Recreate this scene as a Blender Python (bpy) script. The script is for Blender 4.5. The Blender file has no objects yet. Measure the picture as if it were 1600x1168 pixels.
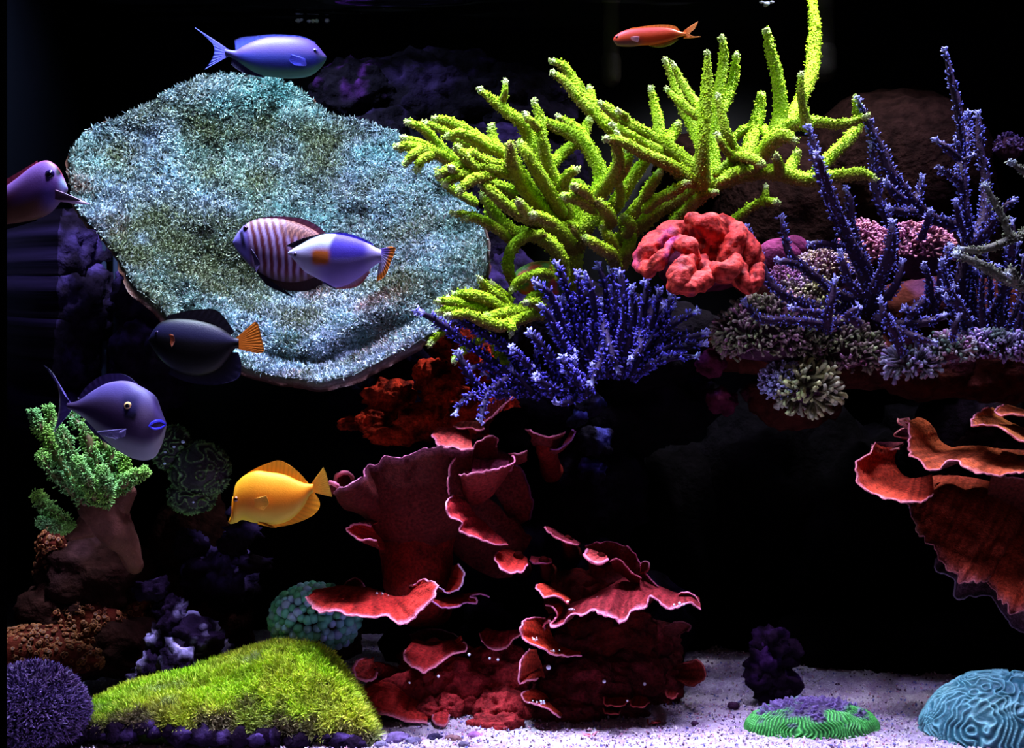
import bpy, math, random
import numpy as np
from mathutils import Vector
random.seed(7); RNG = np.random.default_rng(7)
C = bpy.context.scene.collection
SC = bpy.context.scene

# ------------------------------------------------------------------ camera
ZC = 0.45                                  # eye height above the sand (metres)
cam_d = bpy.data.cameras.new('camera'); cam = bpy.data.objects.new('camera', cam_d); C.objects.link(cam)
cam.location = (0, -1.6, ZC); cam.rotation_euler = (math.pi/2, 0, 0)
cam_d.sensor_width = 36; cam_d.lens = 45; cam_d.clip_start = 0.01; cam_d.clip_end = 50
SC.camera = cam

# ------------------------------------------------------------------ world, lamps, exposure
SC.view_settings.view_transform = 'Standard'; SC.view_settings.look = 'None'
SC.view_settings.gamma = 1; SC.view_settings.use_curve_mapping = False
SC.view_settings.exposure = 0.0
W = bpy.data.worlds.new('room'); SC.world = W; W.use_nodes = True
W.node_tree.nodes['Background'].inputs[0].default_value = (0.35, 0.3, 0.6, 1)
W.node_tree.nodes['Background'].inputs[1].default_value = 0.010

def lamp(name, loc, target, size, power, col, spread=180, sy=None):
    d = bpy.data.lights.new(name, 'AREA'); d.shape = 'RECTANGLE'; d.size = size; d.size_y = sy or size
    d.energy = power; d.color = col; d.spread = math.radians(spread)
    o = bpy.data.objects.new(name, d); C.objects.link(o); o.location = loc
    o.rotation_euler = (Vector(target) - Vector(loc)).to_track_quat('-Z', 'Y').to_euler()
    return o
lamp('reef_lamp_left', (-0.46, 0.02, 1.34), (-0.36, 0.14, 0.5), 0.14, 11.0, (0.66, 0.84, 1.0), 100)
lamp('reef_lamp_right', (0.46, 0.24, 1.30), (0.36, 0.20, 0.6), 0.10, 7.0, (0.88, 0.90, 1.0), 95)
lamp('reef_lamp_middle', (0.02, 0.02, 1.34), (0.05, 0.08, 0.3), 0.10, 4.5, (0.60, 0.58, 1.0), 80)
lamp('reef_lamp_front', (0.0, -0.16, 1.34), (0.0, -0.05, 0.0), 0.9, 6.5, (0.70, 0.62, 1.0), 60, 0.06)
lamp('reef_lamp_side', (0.74, 0.10, 1.34), (0.60, 0.12, 0.3), 0.10, 3.2, (0.58, 0.56, 1.0), 80)
lamp('front_fill', (-0.3, -2.6, 1.5), (0, 0, 0.4), 0.8, 0.75, (0.95, 0.60, 0.62), 120)  # added weak fill from the camera side; no such lamp is seen

# ------------------------------------------------------------------ numpy helpers
def lin(c):
    c = np.asarray(c, float)/255.0
    return np.where(c <= 0.04045, c/12.92, ((c+0.055)/1.055)**2.4)
def P(a):                                   # photograph pixel + distance -> a point in the tank (metres)
    a = np.atleast_2d(np.asarray(a, float)); d = 1.6 + a[:, 2]
    return np.stack([(a[:, 0]-800)*0.0005*d, a[:, 2], ZC + (584-a[:, 1])*0.0005*d], 1)
def _h(ix, iy, iz):
    n = (ix*73856093) ^ (iy*19349663) ^ (iz*83492791)
    n = (n ^ (n >> 13)) * 1274126177 & 0x7fffffff
    n = (n ^ (n >> 15)) * 668265263 & 0x7fffffff
    return ((n ^ (n >> 11)) & 0xffff)/32767.5 - 1
def vn(p):
    p = np.asarray(p, float); i = np.floor(p).astype(np.int64); f = p-i; f = f*f*(3-2*f); r = 0
    for dx in (0, 1):
        for dy in (0, 1):
            for dz in (0, 1):
                w = (f[:, 0] if dx else 1-f[:, 0])*(f[:, 1] if dy else 1-f[:, 1])*(f[:, 2] if dz else 1-f[:, 2])
                r = r + w*_h(i[:, 0]+dx, i[:, 1]+dy, i[:, 2]+dz)
    return r
def fbm(p, o=3):
    p = np.asarray(p, float); r = 0; a = 1; s = 0
    for k in range(o):
        r = r + a*vn(p*(2**k)+k*17.3); s += a; a *= .5
    return r/s
def mix(a, b, t):
    t = np.clip(np.asarray(t, float), 0, 1)[:, None]; return np.asarray(a)*(1-t)+np.asarray(b)*t
def spline(pts, n):                         # Catmull-Rom through rows of pts, n samples
    p = np.asarray(pts, float); k = len(p)
    if k == 1: return np.repeat(p, n, 0)
    e = np.vstack([2*p[0]-p[1], p, 2*p[-1]-p[-2]])
    L = np.concatenate([[0], np.cumsum(np.linalg.norm(np.diff(p[:, :3], axis=0), axis=1)+1e-9)])
    s = np.linspace(0, L[-1], n); i = np.clip(np.searchsorted(L, s, 'right')-1, 0, k-2)
    t = ((s-L[i])/(L[i+1]-L[i]))[:, None]
    a, b, c, d = e[i], e[i+1], e[i+2], e[i+3]
    return .5*((2*b)+(-a+c)*t+(2*a-5*b+4*c-d)*t*t+(-a+3*b-3*c+d)*t**3)
def unit(v): return v/(np.linalg.norm(v, axis=-1, keepdims=True)+1e-12)

ORG = {}
def org(p): return np.array(ORG.get(p.name, (0, 0, 0))) if p is not None else np.zeros(3)
def thing(name, label, cat, base, group=None):
    o = bpy.data.objects.new(name, None); C.objects.link(o); o.empty_display_size = .02
    base = np.asarray(base, float).reshape(-1)
    o.location = base; ORG[o.name] = tuple(base)
    tag(o, label, cat, group); return o
def tag(o, label=None, cat=None, group=None, kind=None):
    for k, v in (('label', label), ('category', cat), ('group', group), ('kind', kind)):
        if v: o[k] = v
    return o
def data_mesh(name, V, F, Cc, smooth=True):
    V = np.asarray(V, np.float32); me = bpy.data.meshes.new(name)
    if not isinstance(F, list): F = [F]
    F = [np.asarray(f, np.int32) for f in F if len(f)]
    me.vertices.add(len(V)); me.vertices.foreach_set('co', V.ravel())
    nl = sum(f.size for f in F); nf = sum(len(f) for f in F)
    me.loops.add(nl); me.loops.foreach_set('vertex_index', np.concatenate([f.ravel() for f in F]))
    st = []; o = 0
    for f in F:
        st.append(np.arange(len(f))*f.shape[1]+o); o += f.size
    me.polygons.add(nf); me.polygons.foreach_set('loop_start', np.concatenate(st).astype(np.int32))
    me.update(calc_edges=True); me.validate()
    if smooth: me.polygons.foreach_set('use_smooth', np.ones(len(me.polygons), bool))
    if Cc is not None:
        Cc = np.asarray(Cc, float)
        if Cc.ndim == 1: Cc = np.repeat(Cc[None], len(V), 0)
        at = me.color_attributes.new('Col', 'FLOAT_COLOR', 'POINT')
        at.data.foreach_set('color', np.concatenate([Cc, np.ones((len(V), 1))], 1).astype(np.float32).ravel())
    return me
def mk(name, V, F, Cc, mat, parent=None, kind=None, smooth=True, label=None):
    V = np.asarray(V, float) - org(parent)
    me = data_mesh(name, V, F, Cc, smooth); me.materials.append(mat)
    o = bpy.data.objects.new(name, me); C.objects.link(o); o.parent = parent
    ORG[o.name] = tuple(org(parent))
    if kind: o['kind'] = kind
    if label: o['label'] = label
    return o
class MB:
    def __init__(s): s.V = []; s.F = {3: [], 4: []}; s.C = []; s.n = 0
    def add(s, V, F, Cc):
        if len(V) == 0: return
        Cc = np.asarray(Cc, float)
        if Cc.ndim == 1: Cc = np.repeat(Cc[None], len(V), 0)
        s.V.append(np.asarray(V, float)); s.C.append(Cc)
        for f in (F if isinstance(F, list) else [F]):
            f = np.asarray(f, np.int64)
            if len(f): s.F[f.shape[1]].append(f+s.n)
        s.n += len(V)
    def build(s, name, mat, parent=None, kind=None, smooth=True, label=None):
        F = [np.concatenate(v) for v in s.F.values() if v]
        return mk(name, np.concatenate(s.V), F, np.concatenate(s.C), mat, parent, kind, smooth, label)

# ------------------------------------------------------------------ materials (colour from the mesh's own colouring)
MATS = {}
def mat(name, rough=.6, spec=.4, bs=300, bd=.001, bt='NOISE', sss=0, var=.25, vs=120, sheen=0, coat=0, b2=0):
    if name in MATS: return MATS[name]
    m = bpy.data.materials.new(name); MATS[name] = m; m.use_nodes = True; nt = m.node_tree; N = nt.nodes; L = nt.links
    b = N['Principled BSDF']; b.inputs['Roughness'].default_value = rough; b.inputs['Specular IOR Level'].default_value = spec
    if sss:
        b.inputs['Subsurface Weight'].default_value = sss; b.inputs['Subsurface Scale'].default_value = .006
        b.inputs['Subsurface Radius'].default_value = (1, .6, .5)
    if coat: b.inputs['Coat Weight'].default_value = coat; b.inputs['Coat Roughness'].default_value = .15
    a = N.new('ShaderNodeVertexColor'); a.layer_name = 'Col'
    tc = N.new('ShaderNodeTexCoord')
    nz = N.new('ShaderNodeTexNoise'); nz.inputs['Scale'].default_value = vs; nz.inputs['Detail'].default_value = 3
    L.new(tc.outputs['Object'], nz.inputs['Vector'])
    mr = N.new('ShaderNodeMapRange'); mr.inputs[1].default_value = .3; mr.inputs[2].default_value = .7
    mr.inputs[3].default_value = 1-var; mr.inputs[4].default_value = 1+var
    L.new(nz.outputs['Fac'], mr.inputs[0])
    mx = N.new('ShaderNodeVectorMath'); mx.operation = 'SCALE'
    L.new(a.outputs['Color'], mx.inputs[0]); L.new(mr.outputs[0], mx.inputs['Scale']); L.new(mx.outputs[0], b.inputs['Base Color'])
    if bd:
        if bt == 'NOISE':
            t = N.new('ShaderNodeTexNoise'); t.inputs['Detail'].default_value = 4; out = t.outputs['Fac']
        else:
            t = N.new('ShaderNodeTexVoronoi'); out = t.outputs['Distance']
        t.inputs['Scale'].default_value = bs; L.new(tc.outputs['Object'], t.inputs['Vector'])
        bp = N.new('ShaderNodeBump'); bp.inputs['Distance'].default_value = bd; bp.inputs['Strength'].default_value = 1
        if bt != 'NOISE': bp.invert = True
        L.new(out, bp.inputs['Height']); L.new(bp.outputs[0], b.inputs['Normal'])
    return m
M_poly = mat('polyp_fuzz', .55, .3, bd=0, var=.15)
M_green = mat('green_coral', .7, .12, 330, .0022, 'V', var=.12)
M_purple = mat('purple_coral', .65, .12, 500, .001, var=.2)
M_red = mat('plating_coral', .8, .08, 520, .0018, var=.5, vs=260)
M_rim = mat('plating_rim', .55, .3, 500, .0006, var=.1)
M_rock = mat('live_rock', .9, .02, 90, .006, var=.5, vs=60)
M_fish = mat('fish_skin', .5, .18, 700, .0002, var=.05, vs=60)
M_fin = mat('fish_fin', .5, .3, 900, .0002, var=.06)
M_eye = mat('fish_eye', .08, .6, bd=0, var=0)
M_fleshy = mat('fleshy_coral', .6, .12, 260, .0016, sss=.08, var=.15)
M_brain = mat('brain_coral', .5, .35, 400, .0008, var=.12)
M_bubble = mat('bubble_polyp', .3, .4, bd=0, sss=.2, var=.1)
M_sand = mat('sand_grain', .7, .3, 700, .002, var=.3, vs=500)
M_white = mat('bubble_and_glint', .08, .8, bd=0, var=0)

# ------------------------------------------------------------------ shape builders
def tube_geo(pts, r, seg=10, step=.004, rough=0, rf=180, minr=5):
    """pts (k,3) world, r (k) world. -> V, quads, tris, t(0..1 along), normals"""
    a = np.concatenate([np.asarray(pts, float), np.asarray(r, float)[:, None]], 1)
    L = np.sum(np.linalg.norm(np.diff(a[:, :3], axis=0), axis=1)); n = max(minr, int(L/step)+2)
    s = spline(a, n); p = s[:, :3]; rr = np.maximum(s[:, 3], .0004)
    T = unit(np.gradient(p, axis=0))
    caps = []
    for k, sg in ((0, -1), (-1, 1)):
        caps.append([(p[k]+sg*T[k]*rr[k]*math.sin(q), rr[k]*math.cos(q), T[k]) for q in (.5, .95, 1.3)])
    p = np.vstack([[c[0] for c in caps[0]][::-1], p, [c[0] for c in caps[1]]])
    rr = np.concatenate([[c[1] for c in caps[0]][::-1], rr, [c[1] for c in caps[1]]])
    T = np.vstack([[c[2] for c in caps[0]][::-1], T, [c[2] for c in caps[1]]])
    n = len(p); ref = np.array([0, 0, 1.]) if abs(T[0][2]) < .9 else np.array([1., 0, 0])
    U = np.zeros_like(T); u = np.cross(T[0], ref)
    for i in range(n):
        u = u - T[i]*np.dot(u, T[i]); u = u/(np.linalg.norm(u)+1e-9); U[i] = u
    B = np.cross(T, U); th = np.arange(seg)*2*math.pi/seg
    N = U[:, None]*np.cos(th)[None, :, None]+B[:, None]*np.sin(th)[None, :, None]
    V = p[:, None]+N*rr[:, None, None]
    if rough:
        q = V.reshape(-1, 3); d = fbm(q*rf, 2)*rough; V = (q+N.reshape(-1, 3)*d[:, None]).reshape(n, seg, 3)
    i = np.arange(n-1)[:, None]*seg; j = np.arange(seg)[None]; j2 = (j+1) % seg
    Q = np.stack([i+j, i+j2, i+seg+j2, i+seg+j], -1).reshape(-1, 4)
    V = V.reshape(-1, 3); c0 = len(V); V = np.vstack([V, p[0]-T[0]*rr[0]*.15, p[-1]+T[-1]*rr[-1]*.15])
    j = j[0]; j2 = j2[0]
    Tr = np.concatenate([np.stack([np.full(seg, c0), j2, j], 1), np.stack([np.full(seg, c0+1), (n-1)*seg+j, (n-1)*seg+j2], 1)])
    t = np.repeat(np.linspace(0, 1, n), seg); t = np.concatenate([t, [0, 1]])
    NN = np.vstack([N.reshape(-1, 3), -T[0], T[-1]]); TT = np.vstack([np.repeat(T, seg, 0), T[0], T[-1]])
    return V, Q, Tr, t, NN, TT
def pxr(b):                                  # [(px,py,Y,r)] -> world pts, world radii
    b = np.asarray(b, float); return P(b[:, :3]), b[:, 3]*.0005*(1.6+b[:, 2])

# little templates, +Z away from the surface, height 1
def blade(w=.16, bend=.35):
    V = np.array([(-w, 0, 0), (w, 0, 0), (-w*.9, bend*.25, .55), (w*.9, bend*.25, .55), (0, bend, 1)])
    return V, [np.array([(0, 1, 3, 2)]), np.array([(2, 3, 4)])]
def cone(w=.3, seg=4):
    th = np.arange(seg)*2*math.pi/seg; V = []
    for z, r in ((0, 1), (.65, .8)): V += [(w*r*math.cos(a), w*r*math.sin(a), z) for a in th]
    V.append((0, 0, 1)); j = np.arange(seg); k = (j+1) % seg
    return np.array(V), [np.stack([j, k, seg+k, seg+j], 1), np.stack([seg+j, seg+k, np.full(seg, 2*seg)], 1)]
def finger(w=.13, bend=.4, seg=4, knob=1.25):
    th = np.arange(seg)*2*math.pi/seg; V = []
    pr = ((0, 1, 0), (.35, .9, .05), (.7, .85, .2), (.92, knob, .36))
    for z, r, o in pr: V += [(w*r*math.cos(a), w*r*math.sin(a)+o*bend*2.2, z) for a in th]
    V.append((0, bend*.95, 1)); F = []; j = np.arange(seg); k = (j+1) % seg
    for a in range(3): F.append(np.stack([a*seg+j, a*seg+k, (a+1)*seg+k, (a+1)*seg+j], 1))
    return np.array(V), [np.concatenate(F), np.stack([3*seg+j, 3*seg+k, np.full(seg, 4*seg)], 1)]
def scatter(tpl, pts, nrm, size, tilt=.5, lean=None, spin=None, wide=1):
    """-> V, F list, height t per vertex, instance index per vertex"""
    tv, tf = tpl; n = len(pts); k = len(tv)
    z = unit(nrm + (lean if lean is not None else 0) + RNG.normal(0, tilt, (n, 3)))
    r = RNG.normal(0, 1, (n, 3)) if spin is None else spin
    x = unit(np.cross(z, r)); y = np.cross(z, x)
    s = np.broadcast_to(np.asarray(size, float), (n,))[:, None, None]
    V = pts[:, None]+s*(x[:, None]*tv[None, :, 0:1]*wide+y[:, None]*tv[None, :, 1:2]+z[:, None]*tv[None, :, 2:3])
    F = [(np.arange(n)[:, None, None]*k+f[None]).reshape(-1, f.shape[1]) for f in tf]
    return V.reshape(-1, 3), F, np.tile(tv[:, 2], n), np.repeat(np.arange(n), k)

def ico(sub=2):
    import bmesh
    bm = bmesh.new(); bmesh.ops.create_icosphere(bm, subdivisions=sub, radius=1)
    V = np.array([v.co[:] for v in bm.verts]); F = np.array([[v.index for v in f.verts] for f in bm.faces]); bm.free()
    return V, F
ICO = {k: ico(k) for k in (1, 2, 3, 4, 5, 6)}
def blob_geo(c, rad, sub=4, amp=.25, freq=2.2, seed=0, o=4, ridged=False, flat=None):
    V, F = ICO[sub]; c = np.asarray(c, float).reshape(3); rad = np.asarray(rad, float)
    n = fbm(V*freq+seed*7.7, o)
    if ridged: n = .6-2*np.abs(n)
    W_ = c+V*rad*(1+amp*n)[:, None]
    if flat is not None: W_[:, 2] = np.maximum(W_[:, 2], flat)
    return W_, F, n, V
def rock(mb, px, py, Y, rx, rz, ry=None, amp=.35, freq=2.4, seed=0, sub=4, base=(34, 26, 40), top=(92, 62, 140), topamt=.7):
    d = 1.6+Y; c = P((px, py, Y))[0]; r = np.array([rx, (ry or min(rx, rz)), rz])*.0005*d
    V, F, n, N = blob_geo(c, r, sub, amp, freq, seed)
    V = V + N*(fbm(V*60+seed, 3)*.008)[:, None]
    V = V + N*((1-np.abs(fbm(V*38+seed, 3))*2.2)*.007)[:, None]*min(1, r.mean()/.04)
    V[:, 1] = np.minimum(V[:, 1], .598)
    m = np.clip(fbm(V*26+seed, 3)*2.4-.1, 0, 1)*np.clip(N[:, 2]*.9+.35, 0, 1)*topamt  # upward faces tinted: coralline patches, with lit highlights put into the colour
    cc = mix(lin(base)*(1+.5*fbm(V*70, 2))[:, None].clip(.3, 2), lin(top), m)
    mb.add(V, F, cc)
def sheet(S, th, colf, mb):
    """S (n,m,3) upper surface -> closed thin solid added to mb. th (n,m)."""
    n, m = S.shape[:2]
    du = np.gradient(S, axis=0); dv = np.gradient(S, axis=1); N = unit(np.cross(du, dv))
    B = S-N*th[..., None]
    i = np.arange(n-1)[:, None]*m; j = np.arange(m-1)[None]
    q = np.stack([i+j, i+j+1, i+m+j+1, i+m+j], -1).reshape(-1, 4); K = n*m
    e = [q, q[:, ::-1]+K]
    def side(a): a = np.asarray(a); return np.stack([a[:-1], a[1:], a[1:]+K, a[:-1]+K], 1)
    e += [side(np.arange(n)*m), side(np.arange(n)*m+m-1), side(np.arange(m)), side((n-1)*m+np.arange(m))]
    V = np.vstack([S.reshape(-1, 3), B.reshape(-1, 3)])
    mb.add(V, np.concatenate(e), colf(V)); return N
# ================================================================== THE SETTING
def plain(name, col, rough=.5, spec=.5, metal=0):
    m = bpy.data.materials.new(name); m.use_nodes = True; b = m.node_tree.nodes['Principled BSDF']
    b.inputs['Base Color'].default_value = (*lin(col), 1); b.inputs['Roughness'].default_value = rough
    b.inputs['Specular IOR Level'].default_value = spec; b.inputs['Metallic'].default_value = metal
    nz = m.node_tree.nodes.new('ShaderNodeTexNoise'); nz.inputs['Scale'].default_value = 35
    bp = m.node_tree.nodes.new('ShaderNodeBump'); bp.inputs['Distance'].default_value = .0004
    m.node_tree.links.new(nz.outputs['Fac'], bp.inputs['Height']); m.node_tree.links.new(bp.outputs[0], b.inputs['Normal'])
    return m
def box(mb, a, b, col=(255, 255, 255)):
    a = np.array(a, float); b = np.array(b, float)
    V = np.array([[(a, b)[i][0], (a, b)[j][1], (a, b)[k][2]] for i in (0, 1) for j in (0, 1) for k in (0, 1)])
    F = np.array([(0, 1, 3, 2), (4, 6, 7, 5), (0, 4, 5, 1), (2, 3, 7, 6), (0, 2, 6, 4), (1, 5, 7, 3)])
    mb.add(V, F, lin(col))
def struct(name, a, b, m):
    q = MB(); box(q, a, b); o = q.build(name, m, smooth=False); o['kind'] = 'structure'; return o
M_back = plain('black_back_glass', (3, 3, 6), .5, .15)
M_side = plain('dark_side_glass', (9, 10, 18), .12, .6)
M_trim = plain('black_cabinet_trim', (1, 1, 1), .8, 0)
ZW = 1.045
struct('wall_back', (-.74, .62, -.05), (1.2, .64, 1.2), M_back)
struct('wall_left', (-.76, -.42, -.05), (-.72, .64, 1.2), M_side)
struct('wall_right', (1.16, -.42, -.05), (1.2, .64, 1.2), M_side)
struct('trim_1', (-1.3, -.46, -.25), (-.4635, -.425, 1.5), M_trim)

# sand bed
def ground(x, y):
    q = np.stack([x, y, x*0], 1)
    h = .010*fbm(q*5+3, 2)+.004*fbm(q*22, 3)
    h += .018*np.exp(-((x-.40)**2/.05+(y-.30)**2/.010))          # low dune behind the green brain coral
    h -= .010*np.exp(-((x-.26)**2/.008+(y-.20)**2/.012))
    return h
nx, ny = 420, 240
gx = np.linspace(-.73, 1.17, nx); gy = -.425+1.045*np.linspace(0, 1, ny)**1.15
X, Yg = np.meshgrid(gx, gy, indexing='ij'); x, y = X.ravel(), Yg.ravel()
q = np.stack([x, y, x*0], 1); z = ground(x, y)+.0022*vn(q*260)+.0016*vn(q*480+5)
i = np.arange(nx-1)[:, None]*ny; j = np.arange(ny-1)[None]
F = np.stack([i+j, i+ny+j, i+ny+j+1, i+j+1], -1).reshape(-1, 4)
cc = mix(lin((196, 186, 200)), lin((150, 120, 160)), fbm(q*90, 2)*.8+.3)
cc = mix(cc, lin((96, 60, 110)), np.clip(vn(q*420)*1.4-.7, 0, 1))
o = mk('floor', np.stack([x, y, z], 1), F, cc, M_sand); o['kind'] = 'structure'
o['label'] = 'pale violet white sand bed'
# grains lying on the sand
n = 26000; gxx = RNG.uniform(-.70, .95, n); gyy = -.2+.75*RNG.random(n)**1.6
p = np.stack([gxx, gyy, ground(gxx, gyy)+.001], 1)
V, F, t, ii = scatter(cone(.45, 3), p, np.tile([0, 0, 1.], (n, 1)), RNG.uniform(.0018, .0042, n), 1.2)
pal = np.array([lin(c) for c in ((225, 215, 225), (190, 170, 215), (205, 150, 175), (120, 120, 190), (90, 60, 90), (210, 200, 190))])
mk('coral_sand_grains', V, F, pal[RNG.choice(6, n, p=(.4, .2, .13, .09, .08, .1))][ii], M_sand, kind='stuff',
   smooth=False, label='loose pale and violet coral grains strewn over the sand')['category'] = 'sand'

# water surface seen from below
wm = bpy.data.materials.new('water_surface'); wm.use_nodes = True; nt = wm.node_tree; nt.nodes.clear()
out = nt.nodes.new('ShaderNodeOutputMaterial'); mxs = nt.nodes.new('ShaderNodeMixShader')
tr = nt.nodes.new('ShaderNodeBsdfTransparent'); tr.inputs[0].default_value = (.97, .98, 1, 1)
gl = nt.nodes.new('ShaderNodeBsdfGlossy'); gl.inputs['Roughness'].default_value = .02; gl.inputs[0].default_value = (.9, .9, 1, 1)
lw = nt.nodes.new('ShaderNodeLayerWeight'); lw.inputs['Blend'].default_value = .5
cr = nt.nodes.new('ShaderNodeMapRange'); cr.inputs[1].default_value = .35; cr.inputs[2].default_value = .55; cr.inputs[3].default_value = .03; cr.inputs[4].default_value = .97
nt.links.new(lw.outputs['Facing'], cr.inputs[0]); nt.links.new(cr.outputs[0], mxs.inputs[0])
nt.links.new(tr.outputs[0], mxs.inputs[1]); nt.links.new(gl.outputs[0], mxs.inputs[2]); nt.links.new(mxs.outputs[0], out.inputs[0])
nx, ny = 260, 200; gx = np.linspace(-.719, 1.159, nx); gy = np.linspace(-.424, .619, ny)
X, Yg = np.meshgrid(gx, gy, indexing='ij'); q = np.stack([X.ravel(), Yg.ravel(), X.ravel()*0], 1)
z = ZW+.0065*fbm(q*np.array([5, 30, 1]), 2)+.0012*fbm(q*np.array([14, 80, 1])+9, 2)
i = np.arange(nx-1)[:, None]*ny; j = np.arange(ny-1)[None]
F = np.stack([i+j, i+ny+j, i+ny+j+1, i+j+1], -1).reshape(-1, 4)
o = mk('water_surface', np.stack([q[:, 0], q[:, 1], z], 1), F, None, wm); o['kind'] = 'structure'

# pipes and fittings against the back
M_pipe = plain('dark_pipe', (30, 34, 52), .3, .5)
def pipe(px, py0, py1, Y, r, label, col):
    t = thing('return_pipe', label, 'pipe', P((px, py1, Y))[0])
    mp = plain('pipe_plastic', col, .6, .15)
    for nm, a, b, k in (('pipe_body', py0, py1, 1), ('pipe_collar', py1-26, py1, 1.22)):
        V, Q, T, tt, N, _ = tube_geo(*pxr([(px, a, Y, r*k), (px, (a+b)/2, Y, r*k), (px, b, Y, r*k)]), seg=20, step=.02)
        mk(nm, V, [Q, T], lin((200, 200, 200)), mp, t)
pipe(955, -60, 120, .53, 13, 'dull brown vertical pipe hanging behind the small orange fish', (34, 29, 22))
pipe(1287, -60, 108, .53, 17, 'dull brown wide pipe end behind the tallest green branch', (30, 28, 26))
for px, lb in ((162, 'thin dark vertical pipe left of its pair beside the large pale plate coral'), (181, 'thin dark vertical pipe right of its pair beside the large pale plate coral')):
    pipe(px, 330, 700, .50, 4.5, lb, (50, 58, 90))

# ================================================================== ROCKWORK
def rocks(name, label, lst, **kw):
    t = MB()
    for k, r in enumerate(lst): rock(t, *r[:5], seed=k*3.1+len(label)+r[0]*.01, **{**kw, **(r[5] if len(r) > 5 else {})})
    o = t.build(name, M_rock); tag(o, label, 'rock'); return o
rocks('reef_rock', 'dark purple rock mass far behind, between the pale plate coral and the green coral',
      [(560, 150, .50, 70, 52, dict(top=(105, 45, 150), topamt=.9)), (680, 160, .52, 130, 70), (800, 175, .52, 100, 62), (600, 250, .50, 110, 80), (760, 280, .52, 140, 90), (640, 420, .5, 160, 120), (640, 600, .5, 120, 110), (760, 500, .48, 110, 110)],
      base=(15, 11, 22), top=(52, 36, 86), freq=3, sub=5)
rocks('reef_rock', 'shadowed purple rock wall at the far left under the swimming purple fish',
      [(70, 400, .50, 90, 80), (110, 480, .50, 70, 90), (60, 560, .48, 80, 80), (235, 460, .46, 50, 70), (240, 560, .46, 60, 80), (90, 650, .5, 80, 60)], base=(30, 20, 40), top=(110, 80, 180), sub=5, freq=3)
rocks('reef_rock', 'black shaded rock core behind the red plating corals',
      [(880, 640, .34, 130, 90), (1000, 620, .36, 120, 80), (900, 760, .36, 110, 110), (860, 900, .34, 120, 110), (940, 980, .30, 140, 90), (720, 1000, .30, 110, 80), (700, 860, .26, 55, 120), (1010, 540, .32, 120, 70), (900, 520, .32, 90, 80)], base=(9, 6, 9), top=(30, 18, 46), topamt=.6)
rocks('reef_rock', 'broad dark reddish ledge rock carrying the purple branching corals on the right',
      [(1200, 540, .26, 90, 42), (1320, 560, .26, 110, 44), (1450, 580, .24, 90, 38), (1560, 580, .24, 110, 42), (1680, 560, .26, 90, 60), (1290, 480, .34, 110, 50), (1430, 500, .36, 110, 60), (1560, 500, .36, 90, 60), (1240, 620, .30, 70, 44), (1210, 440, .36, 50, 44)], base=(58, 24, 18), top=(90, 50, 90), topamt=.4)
rocks('reef_rock', 'smooth dim brown boulder far behind the purple branches',
      [(1400, 270, .54, 150, 130, dict(amp=.10)), (1230, 340, .56, 120, 120, dict(amp=.12)), (1450, 400, .56, 110, 120, dict(amp=.1)), (1090, 260, .56, 70, 50)], base=(26, 13, 11), top=(28, 14, 13), topamt=.3, freq=1.5)
rocks('reef_rock', 'black unlit rock wall at the far back behind the upright purple rock',
      [(1060, 860, .52, 90, 170), (1180, 760, .54, 100, 130), (1200, 940, .54, 110, 110), (1330, 800, .54, 120, 150), (1340, 960, .54, 120, 90), (1460, 900, .52, 110, 130), (1470, 720, .54, 110, 100), (1290, 1012, .34, 80, 52), (1390, 1018, .34, 80, 50), (1480, 1010, .34, 80, 52), (1570, 1000, .34, 80, 60)], base=(3, 2, 3), top=(6, 4, 7), topamt=.4)  # added near-black rocks stand in for the shade over the back sand
rocks('reef_rock', 'dark rock column under the right hand plating coral and ledge',
      [(1560, 700, .42, 130, 130), (1600, 860, .44, 110, 130), (1650, 1000, .42, 120, 120)], base=(20, 13, 16), top=(36, 24, 44))
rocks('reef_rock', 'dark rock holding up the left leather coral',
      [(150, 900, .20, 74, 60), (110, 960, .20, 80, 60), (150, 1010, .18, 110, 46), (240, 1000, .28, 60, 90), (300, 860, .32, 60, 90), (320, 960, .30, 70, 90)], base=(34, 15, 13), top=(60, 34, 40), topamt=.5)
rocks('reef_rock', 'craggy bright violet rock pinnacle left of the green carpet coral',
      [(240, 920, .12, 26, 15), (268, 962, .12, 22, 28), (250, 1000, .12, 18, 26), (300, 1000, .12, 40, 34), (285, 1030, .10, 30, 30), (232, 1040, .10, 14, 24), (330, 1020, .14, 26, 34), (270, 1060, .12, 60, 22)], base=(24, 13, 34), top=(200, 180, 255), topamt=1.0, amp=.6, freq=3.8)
rocks('reef_rock', 'dark purple pitted rock standing upright on the sand at right',
      [(1203, 1002, .16, 26, 22), (1196, 1030, .16, 24, 30), (1220, 1022, .17, 28, 22), (1190, 1056, .16, 22, 24), (1215, 1070, .17, 30, 26), (1200, 1085, .16, 20, 16)], base=(26, 14, 30), top=(96, 52, 130), amp=.4, freq=3.2)
rocks('reef_rock', 'dark crumbly rock under the yellow fish with tiny violet glints',
      [(370, 800, .22, 14, 12, dict(top=(150, 130, 215))), (380, 830, .22, 26, 16), (365, 850, .24, 22, 18), (395, 880, .22, 26, 10), (300, 850, .24, 24, 22), (345, 905, .26, 50, 44)], base=(22, 14, 22), top=(120, 96, 190), amp=.6, freq=3.5)
rocks('rock_lump', 'matte black rounded lump between the red plates under the bushy violet coral',
      [(803, 672, .12, 27, 33, dict(amp=.08)), (785, 668, .13, 22, 16, dict(amp=.1)), (818, 668, .14, 20, 18, dict(amp=.1))], base=(3, 3, 3), top=(5, 5, 6), freq=1.5)
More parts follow.
